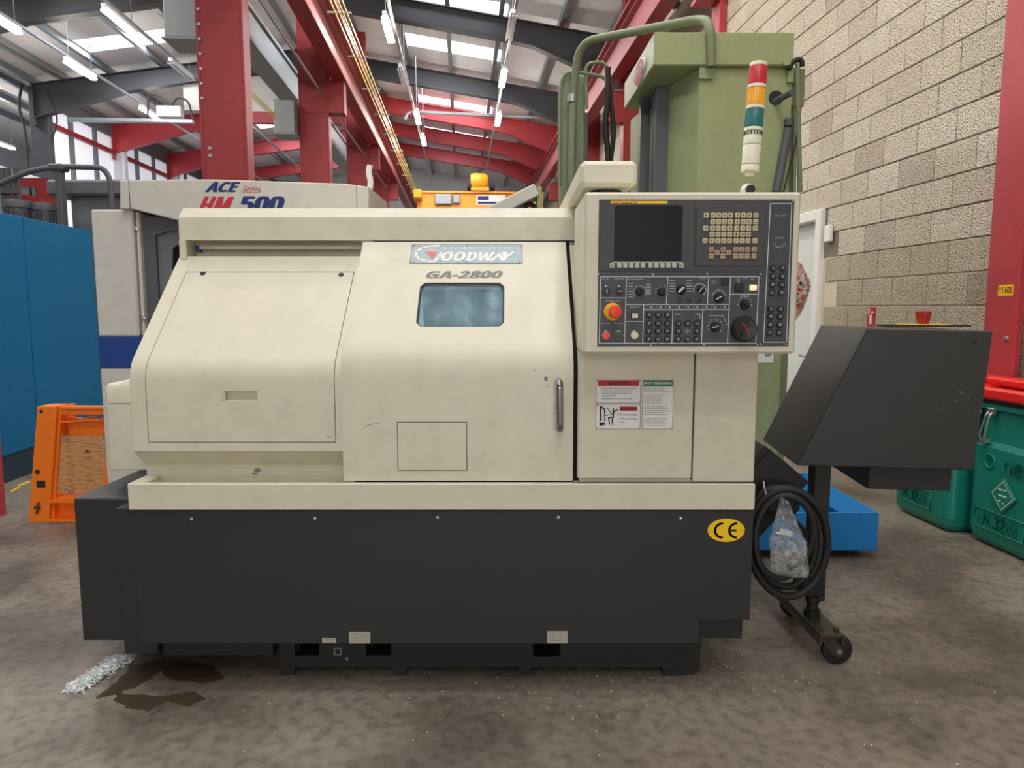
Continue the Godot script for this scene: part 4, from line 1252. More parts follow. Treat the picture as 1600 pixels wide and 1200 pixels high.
func control_panel() -> void:
	var mb := MB.new()
	# arm from the roof of the machine
	var arm := PackedVector2Array([Vector2(0.262, 1.93), Vector2(0.43, 1.93), Vector2(0.449, 1.945), Vector2(0.449, 2.008), Vector2(0.435, 2.022), Vector2(0.26, 2.022), Vector2(0.243, 2.006), Vector2(0.243, 1.946)])
	mb.prism(arm, Vector3(0, 0, -4.0), Vector3.RIGHT, Vector3.UP, Vector3(0, 0, 1.39), 0.014)
	part(lathe, "arm", mb, M.cream, "cream arm carrying the control panel")
	mb = MB.new()
	mb.lathe([[0.0, 0.0], [0.06, 0.0], [0.06, 0.05], [0.0, 0.05]], Vector3(0.35, 1.885, -2.72), Vector3.UP, 20)
	part(lathe, "swivel", mb, M.char)
	mb = MB.new()
	var b0 := at(910, 553, 2.45); var b1 := at(1251, 300, 2.45)
	mb.box(b0.x + 0.003, b1.x + 0.004, b0.y, b1.y, -2.85, -2.45, 0.008)
	var cpn := part(lathe, "control_panel", mb, M.cream, "cream control panel with screen, keys and knobs")
	# face plates
	mb = MB.new()
	var f0 := at(933, 541, 2.45); var f1 := at(1241, 312, 2.45)
	mb.box(f0.x, f1.x, f0.y, f1.y, -2.455, -2.4465, 0.001)
	part(cpn, "face_plate", mb, M.panel)
	mb = MB.new()
	mb.box(cp(936.5, 424).x, cp(1083.5, 420).x, cp(936, 424).y, cp(936, 312).y, -2.45, -2.444, 0.001)
	var bez := [cp(959, 408.5, 0.0025), cp(1067, 321, 0.0025)]
	part(cpn, "screen_bezel", mb, M.bezel)
	mb = MB.new()
	mb.ring(Vector3(0, 0, -2.4425), Vector3.RIGHT, Vector3.UP, Rect2(bez[0].x - 0.012, bez[0].y - 0.008, bez[1].x - bez[0].x + 0.024, bez[1].y - bez[0].y + 0.014), Rect2(bez[0].x, bez[0].y, bez[1].x - bez[0].x, bez[1].y - bez[0].y), 0.004, 0.002)
	part(cpn, "screen_frame", mb, M.bezel)
	mb = MB.new()
	mb.box(bez[0].x, bez[1].x, bez[0].y, bez[1].y, -2.45, -2.4436)
	part(cpn, "screen", mb, M.screen, "blank dark screen")
	mb = MB.new()
	mb.box(bez[0].x - 0.004, bez[1].x + 0.002, bez[0].y - 0.0045, bez[0].y - 0.0015, -2.45, -2.441)
	part(cpn, "screen_trim", mb, M.softkey)
	mb = MB.new()
	mb.box(cp(954, 318.7, 0.003).x, cp(1043, 318.7, 0.003).x, cp(954, 318.7, 0.003).y, cp(954, 314, 0.003).y, -2.45, -2.4434)
	part(cpn, "name_strip", mb, M.yellow, "thin yellow name strip")
	mb = MB.new()
	write(mb, "FANUC", cp(956.5, 314.8, 0.0035), cp(969, 314.8, 0.0035), cp(956.5, 318, 0.0035), null, 0.0, 8.0)
	part(cpn, "strip_lettering", mb, M.red_ink)
	mb = MB.new()
	write(mb, "Series 0i-TD", cp(971, 314.8, 0.0035), cp(995, 314.8, 0.0035), cp(971, 318, 0.0035), null, 0.0, 8.0)
	part(cpn, "strip_lettering", mb, M.ink)
	mb = MB.new()
	var sl := PackedVector2Array()
	for q in [[936.5, 344.5], [950.5, 344.5], [949.5, 383], [935.5, 383]]: sl.append(Vector2(cp(q[0], q[1]).x, cp(q[0], q[1]).y))
	mb.stroke(sl, 0.002, Vector3(0, 0, -2.4437), Vector3.RIGHT, Vector3.UP, true)
	part(cpn, "card_slot", mb, M.panel)
	# soft keys below the screen
	var sk := key_mesh(0.0158, 0.0158, 0.007, 0.0015)
	for x in [956, 967.6, 976.6, 986, 995.2, 1004.2, 1016, 1025.2, 1034.5, 1043.8, 1053, 1064.2]:
		inst(cpn, "soft_key", sk, M.softkey, Transform3D(Basis(), cp(x, 415, 0.003)))
	mb = MB.new()
	for q in [[956, 1], [1064.2, -1]]:
		var p := cp(q[0], 415, 0.0102)
		mb.poly(PackedVector2Array([Vector2(-0.003 * q[1], 0), Vector2(0.003 * q[1], -0.003), Vector2(0.003 * q[1], 0.003)]), p, Vector3.RIGHT, Vector3.UP)
	part(cpn, "key_mark", mb, M.ink)
	# keyboard unit
	mb = MB.new()
	var kb0 := cp(1085.5, 416); var kb1 := cp(1196.5, 321)
	mb.box(cp(1084, 424).x, cp(1197, 424).x, cp(1084, 424).y, cp(1084, 312.5).y, -2.45, -2.4446)
	part(cpn, "keyboard_plate", mb, M.bezel)
	mb = MB.new()
	mb.box(kb0.x, kb1.x, kb0.y, kb1.y, -2.446, -2.441, 0.002)
	part(cpn, "keyboard", mb, M.bezel)
	var km := key_mesh(0.0172, 0.0172, 0.006, 0.002)
	var rows := [
		[375, [265, 350, 422, 495, 567, 655, 730, 803, 885], "R|O|N|G|P|7|8|9|"], [455, [346, 418, 491, 563, 651, 725, 798, 881], "X|C|Z|Y|4|5|6|"],
		[535, [257, 341, 413, 486, 558, 644, 719, 792, 877], "H|I|K|J|R|1|2|3|"], [612, [337, 410, 483, 556, 640, 716, 788], "M|S|T|K|-|0|."],
		[692, [248, 335, 407, 480, 553, 637, 712, 784, 872], "|F|D|L|E|/|+||"], [802, [330, 475, 635, 707, 780, 865], ""], [842, [400, 545], ""], [884, [326, 471, 631, 703, 775, 859], ""]]
	var leg := MB.new()
	for r in rows:
		var letters: PackedStringArray = r[2].split("|")
		for i in r[1].size():
			var p := cp(1070 + r[1][i] / 8.0, 290 + r[0] / 8.0, 0.0055)
			inst(cpn, "key", km, M.key_red if r[0] > 780 else M.key, Transform3D(Basis(), p))
			var s := Vector3(0, 0, 0.0064)
			if i < letters.size() and letters[i] != "":
				write(leg, letters[i], p + s + Vector3(-0.0035, 0.0045, 0), p + s + Vector3(0.0025, 0.0045, 0), p + s + Vector3(-0.0035, -0.003, 0), null, 0.0, 8.0)
			else:
				for j in 2: leg.stroke(PackedVector2Array([Vector2(-0.005, 0.0025 - j * 0.005), Vector2(0.005, 0.0025 - j * 0.005)]), 0.0016, p + s, Vector3.RIGHT, Vector3.UP)
	part(cpn, "key_lettering", leg, M.ink)
	# white printed outlines
	mb = MB.new()
	var zz := 0.0006
	var L := func(to: MB, pts: Array, w := 0.0026, closed := false):
		var p := PackedVector2Array()
		for q in pts:
			var v := cp(q[0], q[1])
			p.append(Vector2(v.x, v.y))
		to.stroke(p, w, Vector3(0, 0, -2.4465 + zz), Vector3.RIGHT, Vector3.UP, closed)
	L.call(mb, [[938.5, 432.3], [1186, 432.3], [1181, 536.3], [936.3, 536.3]], 0.0026, true)
	L.call(mb, [[979, 432.3], [975.6, 536.3]])
	L.call(mb, [[938, 465.5], [978, 465.5]])
	L.call(mb, [[977.5, 475.7], [1139.7, 475.7]])
	L.call(mb, [[1043.3, 432.3], [1041.3, 475.7]]); L.call(mb, [[1107, 432.3], [1105.3, 475.7]])
	L.call(mb, [[1141.5, 434], [1136.5, 536.3]])
	L.call(mb, [[1140.5, 459.8], [1184.5, 459.8]])
	L.call(mb, [[1005.8, 476], [1004, 536.3]])
	L.call(mb, [[976.5, 502], [1005, 502]]); L.call(mb, [[1005.5, 483.7], [1138.7, 483.7]])
	L.call(mb, [[1051.4, 483.7], [1049.6, 536.3]]); L.call(mb, [[1098, 483.7], [1096, 536.3]])
	L.call(mb, [[1203.7, 318.2], [1237, 318.2], [1229, 534.5], [1192.8, 534.5]], 0.0026, true)
	part(cpn, "outline", mb, M.print)
	# captions and dial marks
	mb = MB.new()
	var cap := func(s: String, x0: float, y0: float, x1: float, y1: float): write(mb, s, cp(x0, y0, zz), cp(x1, y0, zz), cp(x0, y1, zz), plainf, 0.0, 10.0)
	cap.call("ACC. NO.", 941, 434.8, 952, 436.6); cap.call("MODE OPEN", 960, 434.8, 975, 436.6)
	cap.call("PROGRAM CONTROL", 982, 435.2, 1006, 437.2); cap.call("EMERGENCY STOP", 945, 469, 969, 471)
	cap.call("FEED HOLD", 940, 504, 953, 506); cap.call("CYCLE START", 959, 504, 974, 506)
	cap.call("WORK LIGHT", 985, 479, 998, 481); cap.call("POWER", 1161, 433.6, 1169, 435.4); cap.call("TOOL NO.", 1110.5, 438, 1121, 440); cap.call("SELECT", 1112, 441, 1120, 443)
	cap.call("ON", 1152, 435.5, 1156, 437.5); cap.call("OFF", 1173, 435.5, 1178, 437.5); cap.call("OVERRIDE", 1093, 433.5, 1103, 435.5); cap.call("HANDLE", 1156, 461.5, 1171, 463.5)
	cap.call("DATA", 1211, 336, 1218, 338); cap.call("STOP", 1220, 336, 1228, 338); cap.call("SPINDLE", 1210.5, 370.5, 1224, 372.5)
	for d in [[999.5, 456, 8.5, -210, 30, 14], [1033.5, 456, 8.5, -190, 20, 6], [1123.3, 464, 9.5, -190, 10, 11], [1163.5, 474.5, 9.5, -190, 10, 9], [1117.3, 510, 10, -200, 40, 10], [1218, 378, 7.5, 20, 160, 7]]:
		for i in d[5]:
			var a := deg_to_rad(lerpf(d[3], d[4], float(i) / (d[5] - 1)))
			L.call(mb, [[d[0] + cos(a) * d[2], d[1] + sin(a) * d[2]], [d[0] + cos(a) * (d[2] + 2.2), d[1] + sin(a) * (d[2] + 2.4)]], 0.002)
	for i in 6:
		L.call(mb, [[982, 443 + i * 4.2], [989, 443 + i * 4.2]], 0.0016); L.call(mb, [[1009, 443 + i * 3.2], [1017, 443 + i * 3.2]], 0.0016)
	for i in 5:
		L.call(mb, [[1046, 439 + i * 4.0], [1055, 439 + i * 4.0]], 0.0018); L.call(mb, [[1072, 439 + i * 4.0], [1081.5, 439 + i * 4.0]], 0.0018)
	L.call(mb, [[1069, 517], [1079, 517]], 0.0012); L.call(mb, [[1074, 511.5], [1074, 522]], 0.0012); L.call(mb, [[1054.5, 497], [1054.5, 491], [1064, 491]], 0.0012); L.call(mb, [[1086, 491], [1094, 491], [1093.5, 498]], 0.0012)
	L.call(mb, [[1107, 493.5], [1130, 493.5], [1136, 508]], 0.0012)
	var arcp := []
	for i in 12:
		var a := deg_to_rad(lerpf(-200, 50, i / 11.0))
		arcp.append([1093 + cos(a) * 9.6, 452.5 + sin(a) * 9.6])
	L.call(mb, arcp.slice(0, 8), 0.0022); L.call(mb, arcp.slice(7), 0.0048)
	part(cpn, "caption", mb, M.print)
	# pilot dots
	var led := turned([[0.0, 0.0], [0.0028, 0.0], [0.0026, 0.0012], [0.0, 0.0015]], 10)
	for x in [1018, 1032.2, 1046.5, 1061, 1075.2, 1089.5, 1104, 1118, 1132.6]: inst(cpn, "pilot_lamp", led, M.white, Transform3D(Basis(), cp(x, 480)))
	for q in [[946.5, 447], [967.3, 447], [1154, 439.7]]: inst(cpn, "pilot_lamp", led, M.white, Transform3D(Basis(), cp(q[0], q[1])))
	mb = MB.new()
	for x in [1013, 1027.2, 1041, 1056, 1070, 1084, 1098.5, 1112.5, 1127]: L.call(mb, [[x - 2, 481.5], [x, 478.5], [x + 2, 481]], 0.0012)
	part(cpn, "pilot_symbol", mb, M.print_dim)
	# screws round the plates
	var sc := turned([[0.0, 0.0], [0.0034, 0.0], [0.003, 0.0016], [0.0, 0.002]], 10)
	for q in [[935, 428.3], [1020.2, 428.8], [1105, 428], [1189, 428], [1085.5, 313.5], [1194.5, 314], [1200.5, 314], [1239, 314], [1080.5, 422.5], [1189.3, 422.5], [932.5, 539.5], [1016.5, 539.5], [1100, 538.5], [1183.5, 538.3], [1188.5, 537.8], [1228, 538]]:
		inst(cpn, "screw", sc, M.steel, Transform3D(Basis(), cp(q[0], q[1])))
	# round keys
	var rk := turned([[0.0, 0.0], [0.0115, 0.0], [0.0115, 0.004], [0.0095, 0.007], [0.0, 0.0075]], 16)
	var keys := []
	for y in [492, 505.2, 517.3, 530]:
		for x in [1014.3, 1028.5, 1042.8]: keys.append([x - (y - 492) * 0.02, y])
	for y in [505.2, 517.3, 530]:
		for x in [1059.7, 1074.3, 1088.6]:
			if not (y == 517.3 and x == 1074.3): keys.append([x - (y - 505) * 0.02, y])
	for i in 8:
		var y: float = [419, 432, 445, 457.5, 482.5, 494.7, 507.4, 519.8][i]
		for j in 2: keys.append([1207.8 + j * 14.8 - (y - 419) * 0.055, y])
	mb = MB.new()
	for q in keys:
		var p := cp(q[0], q[1])
		inst(cpn, "round_key", rk, M.button, Transform3D(Basis(), p))
		var o := p + Vector3(0, 0, 0.0078)
		var f := int(q[0] * 3 + q[1] * 7) % 3
		if f == 0: mb.stroke(PackedVector2Array([Vector2(-0.004, -0.003), Vector2(0.0, 0.004), Vector2(0.004, -0.002)]), 0.0014, o, Vector3.RIGHT, Vector3.UP)
		elif f == 1: mb.stroke(PackedVector2Array([Vector2(-0.0045, 0.001), Vector2(0.003, 0.001), Vector2(0.003, -0.004)]), 0.0014, o, Vector3.RIGHT, Vector3.UP)
		else: mb.stroke(PackedVector2Array([Vector2(-0.004, 0.003), Vector2(0.004, 0.003), Vector2(0.0, -0.004)]), 0.0013, o, Vector3.RIGHT, Vector3.UP, true)
	part(cpn, "key_symbol", mb, M.print)
	# small dim keys under the feed knobs
	var dk := turned([[0.0, 0.0], [0.009, 0.0], [0.009, 0.003], [0.0, 0.004]], 14)
	for x in [1060.5, 1076, 1091]: inst(cpn, "round_key", dk, M.button, Transform3D(Basis(), cp(x, 469.2)))
	# knobs
	var knob := func(x: float, y: float, r: float, turn: float, m: Material, label: String):
		var k := MB.new()
		k.lathe([[0.0, 0.0], [r, 0.0], [r, 0.004], [r * 0.82, 0.007], [r * 0.8, 0.012], [0.0, 0.013]], Vector3.ZERO, Vector3(0, 0, 1), 22)
		k.obox(Vector3(0, 0, 0.015), Basis(Vector3(0, 0, 1), turn), Vector3(r * 1.75, r * 0.62, 0.016), 0.003)
		inst(cpn, "knob", k.mesh(), m, Transform3D(Basis(), cp(x, y)), label)
	knob.call(999.5, 456, 0.0135, 1.2, M.black, "black selector knob"); knob.call(1033.5, 456.5, 0.0135, 1.2, M.black, "black selector knob")
	knob.call(1064.5, 452.5, 0.0165, 0.75, M.black, "large black selector knob"); knob.call(1095.5, 452.5, 0.0135, 0.9, M.black, "black selector knob in a white arc")
	knob.call(1123.3, 465.5, 0.0165, 0.5, M.black, "black tool selector knob"); knob.call(1163.3, 476, 0.016, -0.5, M.black, "black handle selector knob"); knob.call(1117.3, 511, 0.0165, 0.3, M.black, "black mode selector knob")
	mb = MB.new()
	for q in [[1064.5, 452.5, 0.75, 0.025], [1123.3, 465.5, 0.5, 0.012], [1117.3, 511, 0.3, 0.01], [1095.5, 452.5, 0.9, 0.01]]:
		var e := Vector2(cos(q[2]), sin(q[2])) * 0.5 * 0.024
		mb = MB.new()
		mb.stroke(PackedVector2Array([-e, e]), q[3] * 0.28, cp(q[0], q[1], 0.0232), Vector3.RIGHT, Vector3.UP)
		part(cpn, "knob_mark", mb, M.print)
	# key switches
	for q in [[947.7, 455.3, 1.4], [967.7, 455.3, 0.1]]:
		mb = MB.new()
		mb.lathe([[0.0, 0.0], [0.0125, 0.0], [0.0125, 0.006], [0.0, 0.007]], Vector3.ZERO, Vector3(0, 0, 1), 18)
		inst(cpn, "key_switch", mb.mesh(), M.black, Transform3D(Basis(), cp(q[0], q[1])))
		mb = MB.new()
		mb.obox(Vector3(0, 0, 0.012), Basis(Vector3(0, 0, 1), q[2]), Vector3(0.018, 0.006, 0.012), 0.002)
		inst(cpn, "switch_lever", mb.mesh(), M.print_dim, Transform3D(Basis(), cp(q[0], q[1])))
	# emergency stop
	inst(cpn, "stop_ring", turned([[0.0, 0.0], [0.0305, 0.0], [0.0305, 0.003], [0.0275, 0.006], [0.0, 0.006]], 30), M.amber_ring, Transform3D(Basis(), cp(957, 487)), "yellow disc behind the emergency stop")
	inst(cpn, "stop_button", turned([[0.0, 0.0], [0.013, 0.0], [0.013, 0.018], [0.0215, 0.022], [0.0215, 0.034], [0.019, 0.039], [0.0, 0.041]], 26), M.stop_red, Transform3D(Basis(Vector3.UP, 0.12), cp(958, 487, 0.006)), "red mushroom emergency stop")
	for q in [[946.8, 524, "red", "stop_red"], [966.7, 524, "green", "cap_green"], [991.4, 523.8, "cream", "cap_cream"]]:
		inst(cpn, "button_ring", turned([[0.0, 0.0], [0.0165, 0.0], [0.0165, 0.006], [0.0135, 0.0075], [0.0, 0.0075]], 22), M.chrome, Transform3D(Basis(), cp(q[0], q[1])))
		inst(cpn, "push_button", turned([[0.0, 0.0], [0.0128, 0.0], [0.0125, 0.004], [0.0, 0.0045]], 20), M[q[3]], Transform3D(Basis(), cp(q[0], q[1], 0.0072)), "round %s push button" % q[2])
	inst(cpn, "push_button", key_mesh(0.027, 0.021, 0.008, 0.003), M.black, Transform3D(Basis(), cp(992.2, 493.8)), "square lamp button")
	inst(cpn, "button_cap", key_mesh(0.021, 0.015, 0.003, 0.001), M.cap_cream, Transform3D(Basis(), cp(992.2, 493.8, 0.007)))
	inst(cpn, "rocker", key_mesh(0.024, 0.026, 0.006, 0.002), M.black, Transform3D(Basis(), cp(1132.3, 440)))
	inst(cpn, "rocker", key_mesh(0.029, 0.027, 0.007, 0.002), M.black, Transform3D(Basis(), cp(1154.5, 449.5)), "black power-on button")
	inst(cpn, "button_cap", key_mesh(0.026, 0.02, 0.007, 0.003), M.cap_white, Transform3D(Basis(), cp(1176.3, 449.5)), "lit cream power lamp")
	# hand wheel
	mb = MB.new()
	mb.lathe([[0.0, 0.0], [0.044, 0.0], [0.044, 0.01], [0.04, 0.014], [0.039, 0.026], [0.036, 0.03], [0.012, 0.026], [0.0, 0.026]], Vector3.ZERO, Vector3(0, 0, 1), 36)
	for i in 40:
		var a := TAU * i / 40
		mb.obox(Vector3(cos(a) * 0.0395, sin(a) * 0.0395, 0.02), Basis(Vector3(0, 0, 1), a), Vector3(0.003, 0.003, 0.012))
	mb.lathe([[0.0, 0.026], [0.008, 0.026], [0.007, 0.045], [0.0, 0.046]], Vector3(-0.008, -0.014, 0), Vector3(0, 0, 1), 12)
	inst(cpn, "hand_wheel", mb.mesh(), M.button, Transform3D(Basis(), cp(1161.3, 514)), "black pulse hand wheel")
	mb = MB.new()
	mb.stroke(PackedVector2Array([Vector2(-0.004, 0.02), Vector2(0.012, 0.004), Vector2(0.018, -0.02)]), 0.005, cp(1161.3, 514, 0.0312), Vector3.RIGHT, Vector3.UP)
	part(cpn, "wheel_mark", mb, M.red_ink)

func signal_tower() -> void:
	var foot := at(1168, 299, 2.62)
	foot.y = at(1251, 300, 2.45).y
	var o := Vector3(foot.x, foot.y, -2.62)
	var mb := MB.new()
	mb.lathe([[0.0, 0.0], [0.03, 0.0], [0.03, 0.004], [0.017, 0.012], [0.0, 0.012]], o, Vector3.UP, 20)
	mb.lathe([[0.0, -0.02], [0.018, -0.02], [0.024, -0.008], [0.024, 0.008], [0.018, 0.02], [0.0, 0.02]], o + Vector3(0, 0.032, 0), Vector3(0, 0, 1), 20)
	var t := part(lathe, "signal_tower", mb, M.tower, "leaning signal tower with red, amber and green lenses")
	mb = MB.new()
	mb.lathe([[0.0, 0.0], [0.017, 0.0], [0.016, 0.012], [0.006, 0.014], [0.0, 0.014]], o + Vector3(0.002, 0.032, 0.018), Vector3(0, 0, 1), 12)
	part(t, "clamp_knob", mb, M.black)
	var axis := Vector3(0.047, 1, 0.0).normalized()
	var b := o + Vector3(0.004, 0.05, 0)
	var h := func(py: float): return (at(1172, py, 2.62).y - b.y) / axis.y
	var r := 0.031
	var ring := func(y0: float, y1: float, rr: float, m: Material, called: String, label := ""):
		var k := MB.new()
		k.lathe([[0.0, h.call(y0)], [rr, h.call(y0)], [rr, h.call(y1) - 0.002], [rr - 0.002, h.call(y1)], [0.0, h.call(y1)]], b, axis, 24)
		if called == "lens":
			for i in 24:
				var a := TAU * i / 24
				var s := axis.cross(Vector3.BACK).normalized()
				k.tube([b + axis * (h.call(y0) + 0.003) + (s * cos(a) + axis.cross(s) * sin(a)) * rr, b + axis * (h.call(y1) - 0.003) + (s * cos(a) + axis.cross(s) * sin(a)) * rr], 0.0016, 5)
		part(t, called, k, m, label)
	ring.call(274, 268, 0.016, M.tower, "neck")
	ring.call(268, 258, r, M.tower, "housing"); ring.call(257.4, 227, r * 1.0, M.tower, "housing"); ring.call(226.4, 212, r, M.tower, "housing"); ring.call(212, 205.5, r * 0.96, M.tower, "sounder")
	ring.call(205.5, 200, r * 1.02, M.tower, "ring"); ring.call(200, 171, r * 0.97, M.lens_green, "lens", "green lens"); ring.call(171, 166, r * 1.02, M.tower, "ring")
	ring.call(166, 138, r * 0.97, M.lens_amber, "lens", "amber lens"); ring.call(138, 133, r * 1.02, M.tower, "ring"); ring.call(133, 104, r * 0.97, M.lens_red, "lens", "red lens"); ring.call(104, 98.5, r * 0.95, M.tower, "cap")
	mb = MB.new()
	for i in 18:
		var a := TAU * i / 18
		var s := axis.cross(Vector3.BACK).normalized()
		var d := s * cos(a) + axis.cross(s) * sin(a)
		mb.bar(b + axis * h.call(212) + d * r * 0.965, b + axis * h.call(206.5) + d * r * 0.965, 0.004, 0.004, 0.0, d)
	part(t, "sounder_slot", mb, M.ink)

func base_details() -> void:
	# round headed screws along the base panel
	for q in [[299.5, 811], [492, 810], [683.5, 808.5], [872.5, 808.5], [1063.5, 810]]:
		inst(lathe, "screw", turned([[0.0, 0.0], [0.0075, 0.0], [0.006, 0.004], [0.0, 0.0055]], 12), M.steel, Transform3D(Basis(), at(q[0], q[1], 2.62)))
	# CE plate
	var mb := MB.new()
	var c := at(1134.5, 828.5, 2.62)
	var el := func(rx: float, ry: float):
		var p := PackedVector2Array()
		for i in 40: p.append(Vector2(cos(TAU * i / 40) * rx, sin(TAU * i / 40) * ry))
		return p
	mb.prism(el.call(0.0705, 0.0455), c, Vector3.RIGHT, Vector3.UP, Vector3(0, 0, 0.002))
	var ce := part(lathe, "conformity_plate", mb, M.yellow, "yellow oval plate reading CE")
	mb = MB.new()
	for s in [[-0.0135, 1], [0.0405, 2]]:
		var arc := PackedVector2Array()
		for i in 15:
			var a := deg_to_rad(lerpf(88, 272, i / 14.0))
			arc.append(Vector2(s[0] + cos(a) * 0.029, sin(a) * 0.0275))
		mb.stroke(arc, 0.0085, c + Vector3(0, 0, 0.0024), Vector3.RIGHT, Vector3.UP)
		if s[1] == 2: mb.stroke(PackedVector2Array([Vector2(s[0] - 0.027, 0), Vector2(s[0] - 0.002, 0)]), 0.0085, c + Vector3(0, 0, 0.0026), Vector3.RIGHT, Vector3.UP)
	part(ce, "lettering", mb, M.ink)
	mb = MB.new()
	for x in [-0.061, 0.061]: mb.lathe([[0.0, 0.0], [0.0025, 0.0], [0.0, 0.002]], c + Vector3(x, 0, 0.002), Vector3(0, 0, 1), 8)
	part(ce, "rivet", mb, M.grey_ink)
	# warning plates on the electrical door
	var F := func(px, py, h := 0.0): return at(px, py, 2.6275 - h)
	var plate := func(x0: float, y0: float, x1: float, y1: float, label: String):
		var k := MB.new()
		var a: Vector3 = F.call(x0, y1); var b: Vector3 = F.call(x1, y0)
		k.box(a.x, b.x, a.y, b.y, -2.6285, -2.6262, 0.0005)
		var o := part(lathe, "warning_plate", k, M.white, label)
		k = MB.new()
		for x in [a.x + 0.004, b.x - 0.004]:
			for y in [a.y + 0.004, b.y - 0.004]: k.lathe([[0.0, 0.0], [0.0025, 0.0], [0.0, 0.0015]], Vector3(x, y, -2.6262), Vector3(0, 0, 1), 8)
		k.stroke(PackedVector2Array([Vector2(a.x, a.y), Vector2(b.x, a.y), Vector2(b.x, b.y), Vector2(a.x, b.y)]), 0.0015, Vector3(0, 0, -2.6258), Vector3.RIGHT, Vector3.UP, true)
		part(o, "rivet", k, M.grey_ink)
		return o
	var fill := func(parent, x0: float, y0: float, x1: float, y1: float, m: Material, called: String):
		var k := MB.new()
		var a: Vector3 = F.call(x0, y1); var b: Vector3 = F.call(x1, y0)
		k.box(a.x, b.x, a.y, b.y, -2.6262, -2.6257)
		part(parent, called, k, m)
	var pa = plate.call(931.2, 592.8, 1001, 629.5, "small plate headed WARNING in red, upper left")
	fill.call(pa, 934, 594, 999, 603, M.red_ink, "header")
	var tx := MB.new()
	var T := func(to: MB, s: String, x0: float, y0: float, x1: float, y1: float, f: Font = null): write(to, s, F.call(x0, y0, 0.0022), F.call(x1, y0, 0.0022), F.call(x0, y1, 0.0022), f, 0.0, 8.0)
	T.call(tx, "WARNING", 956, 596, 982, 601.5)
	tx.poly(tri3(F.call(950, 601.5), F.call(955, 601.5), F.call(952.5, 596)), Vector3(0, 0, -2.6253), Vector3.RIGHT, Vector3.UP)
	T.call(tx, "· Spindle speed never never exceed the", 938.5, 605.6, 995, 608.6, plainf); T.call(tx, "limitation of your holding fixtures.", 941, 609.4, 988, 612.2, plainf); T.call(tx, "Failure to do this may result in a", 941, 613.2, 987, 616, plainf); T.call(tx, "serious accident.", 941, 616.8, 964, 619.4, plainf); T.call(tx, "· Apply grease to chuck every day.", 938.5, 621.4, 988, 624.4, plainf)
	part(pa, "lettering", tx, M.ink)
	var pb = plate.call(930.8, 631.6, 1000.5, 669.8, "small plate with a falling figure, lower left")
	fill.call(pb, 968, 635, 995.5, 641.8, M.red_ink, "header")
	tx = MB.new()
	T.call(tx, "WARNING", 974.5, 636.5, 994, 640.6)
	tx.poly(tri3(F.call(969, 640.8), F.call(973.5, 640.8), F.call(971.2, 636.2)), Vector3(0, 0, -2.6253), Vector3.RIGHT, Vector3.UP)
	T.call(tx, "Do not operate", 968, 646.5, 996, 650.5, plainf); T.call(tx, "without shutting", 968, 652.5, 996, 656.5, plainf); T.call(tx, "door.", 968, 658, 976, 661.2, plainf)
	part(pb, "lettering", tx, M.ink)
	tx = MB.new()
	var G := func(pts: Array):
		var p := PackedVector2Array()
		for q in pts:
			var v: Vector3 = F.call(900 + q[0] / 8.0, 560 + q[1] / 8.0)
			p.append(Vector2(v.x, v.y))
		return p
	var z := Vector3(0, 0, -2.6255)
	tx.poly(G.call([[296, 585], [320, 605], [315, 700], [318, 780], [296, 780]]), z, Vector3.RIGHT, Vector3.UP)
	tx.poly(G.call([[310, 590], [365, 630], [362, 700], [348, 700], [350, 645], [312, 612]]), z, Vector3.RIGHT, Vector3.UP)
	tx.poly(G.call([[352, 735], [366, 735], [366, 785], [350, 785]]), z, Vector3.RIGHT, Vector3.UP)
	tx.poly(G.call([[290, 795], [362, 800], [360, 830], [292, 845]]), z, Vector3.RIGHT, Vector3.UP)
	for s in [[[[385, 610], [450, 700], [330, 722]], 0.0024], [[[462, 700], [480, 660], [522, 638]], 0.0036], [[[468, 650], [466, 730], [405, 745], [420, 830]], 0.0046], [[[466, 730], [450, 775], [462, 838]], 0.0046]]: tx.stroke(G.call(s[0]), s[1], z, Vector3.RIGHT, Vector3.UP)
	tx.poly(G.call([[455, 630], [463, 623], [473, 626], [478, 638], [470, 650], [458, 645]]), z, Vector3.RIGHT, Vector3.UP)
	tx.stroke(G.call([[523, 585], [523, 860]]), 0.0008, z, Vector3.RIGHT, Vector3.UP)
	part(pb, "pictogram", tx, M.ink)
	var pc = plate.call(1003, 592.8, 1052.3, 670, "tall plate headed SAFETY PRECAUTIONS in green")
	fill.call(pc, 1004, 594, 1051, 603.2, M.green_ink, "header")
	tx = MB.new()
	T.call(tx, "SAFETY PRECAUTIONS", 1005.3, 597, 1049.5, 600.6)
	part(pc, "lettering", tx, M.white)
	tx = MB.new()
	var rng := RandomNumberGenerator.new()
	rng.seed = 3
	for i in 21:
		var y := 606.0 + i * 2.95
		if i % 6 == 3: continue
		var x := 1006.0
		var end := 1047.0 - rng.randf() * 14.0
		while x < end:
			var w := 2.0 + rng.randf() * 4.0
			tx.stroke(G.call([[(x - 900) * 8, (y - 560) * 8], [(minf(x + w, end) - 900) * 8, (y - 560) * 8]]), 0.0018, z, Vector3.RIGHT, Vector3.UP)
			x += w + 1.1
	part(pc, "small_print", tx, M.grey_ink)
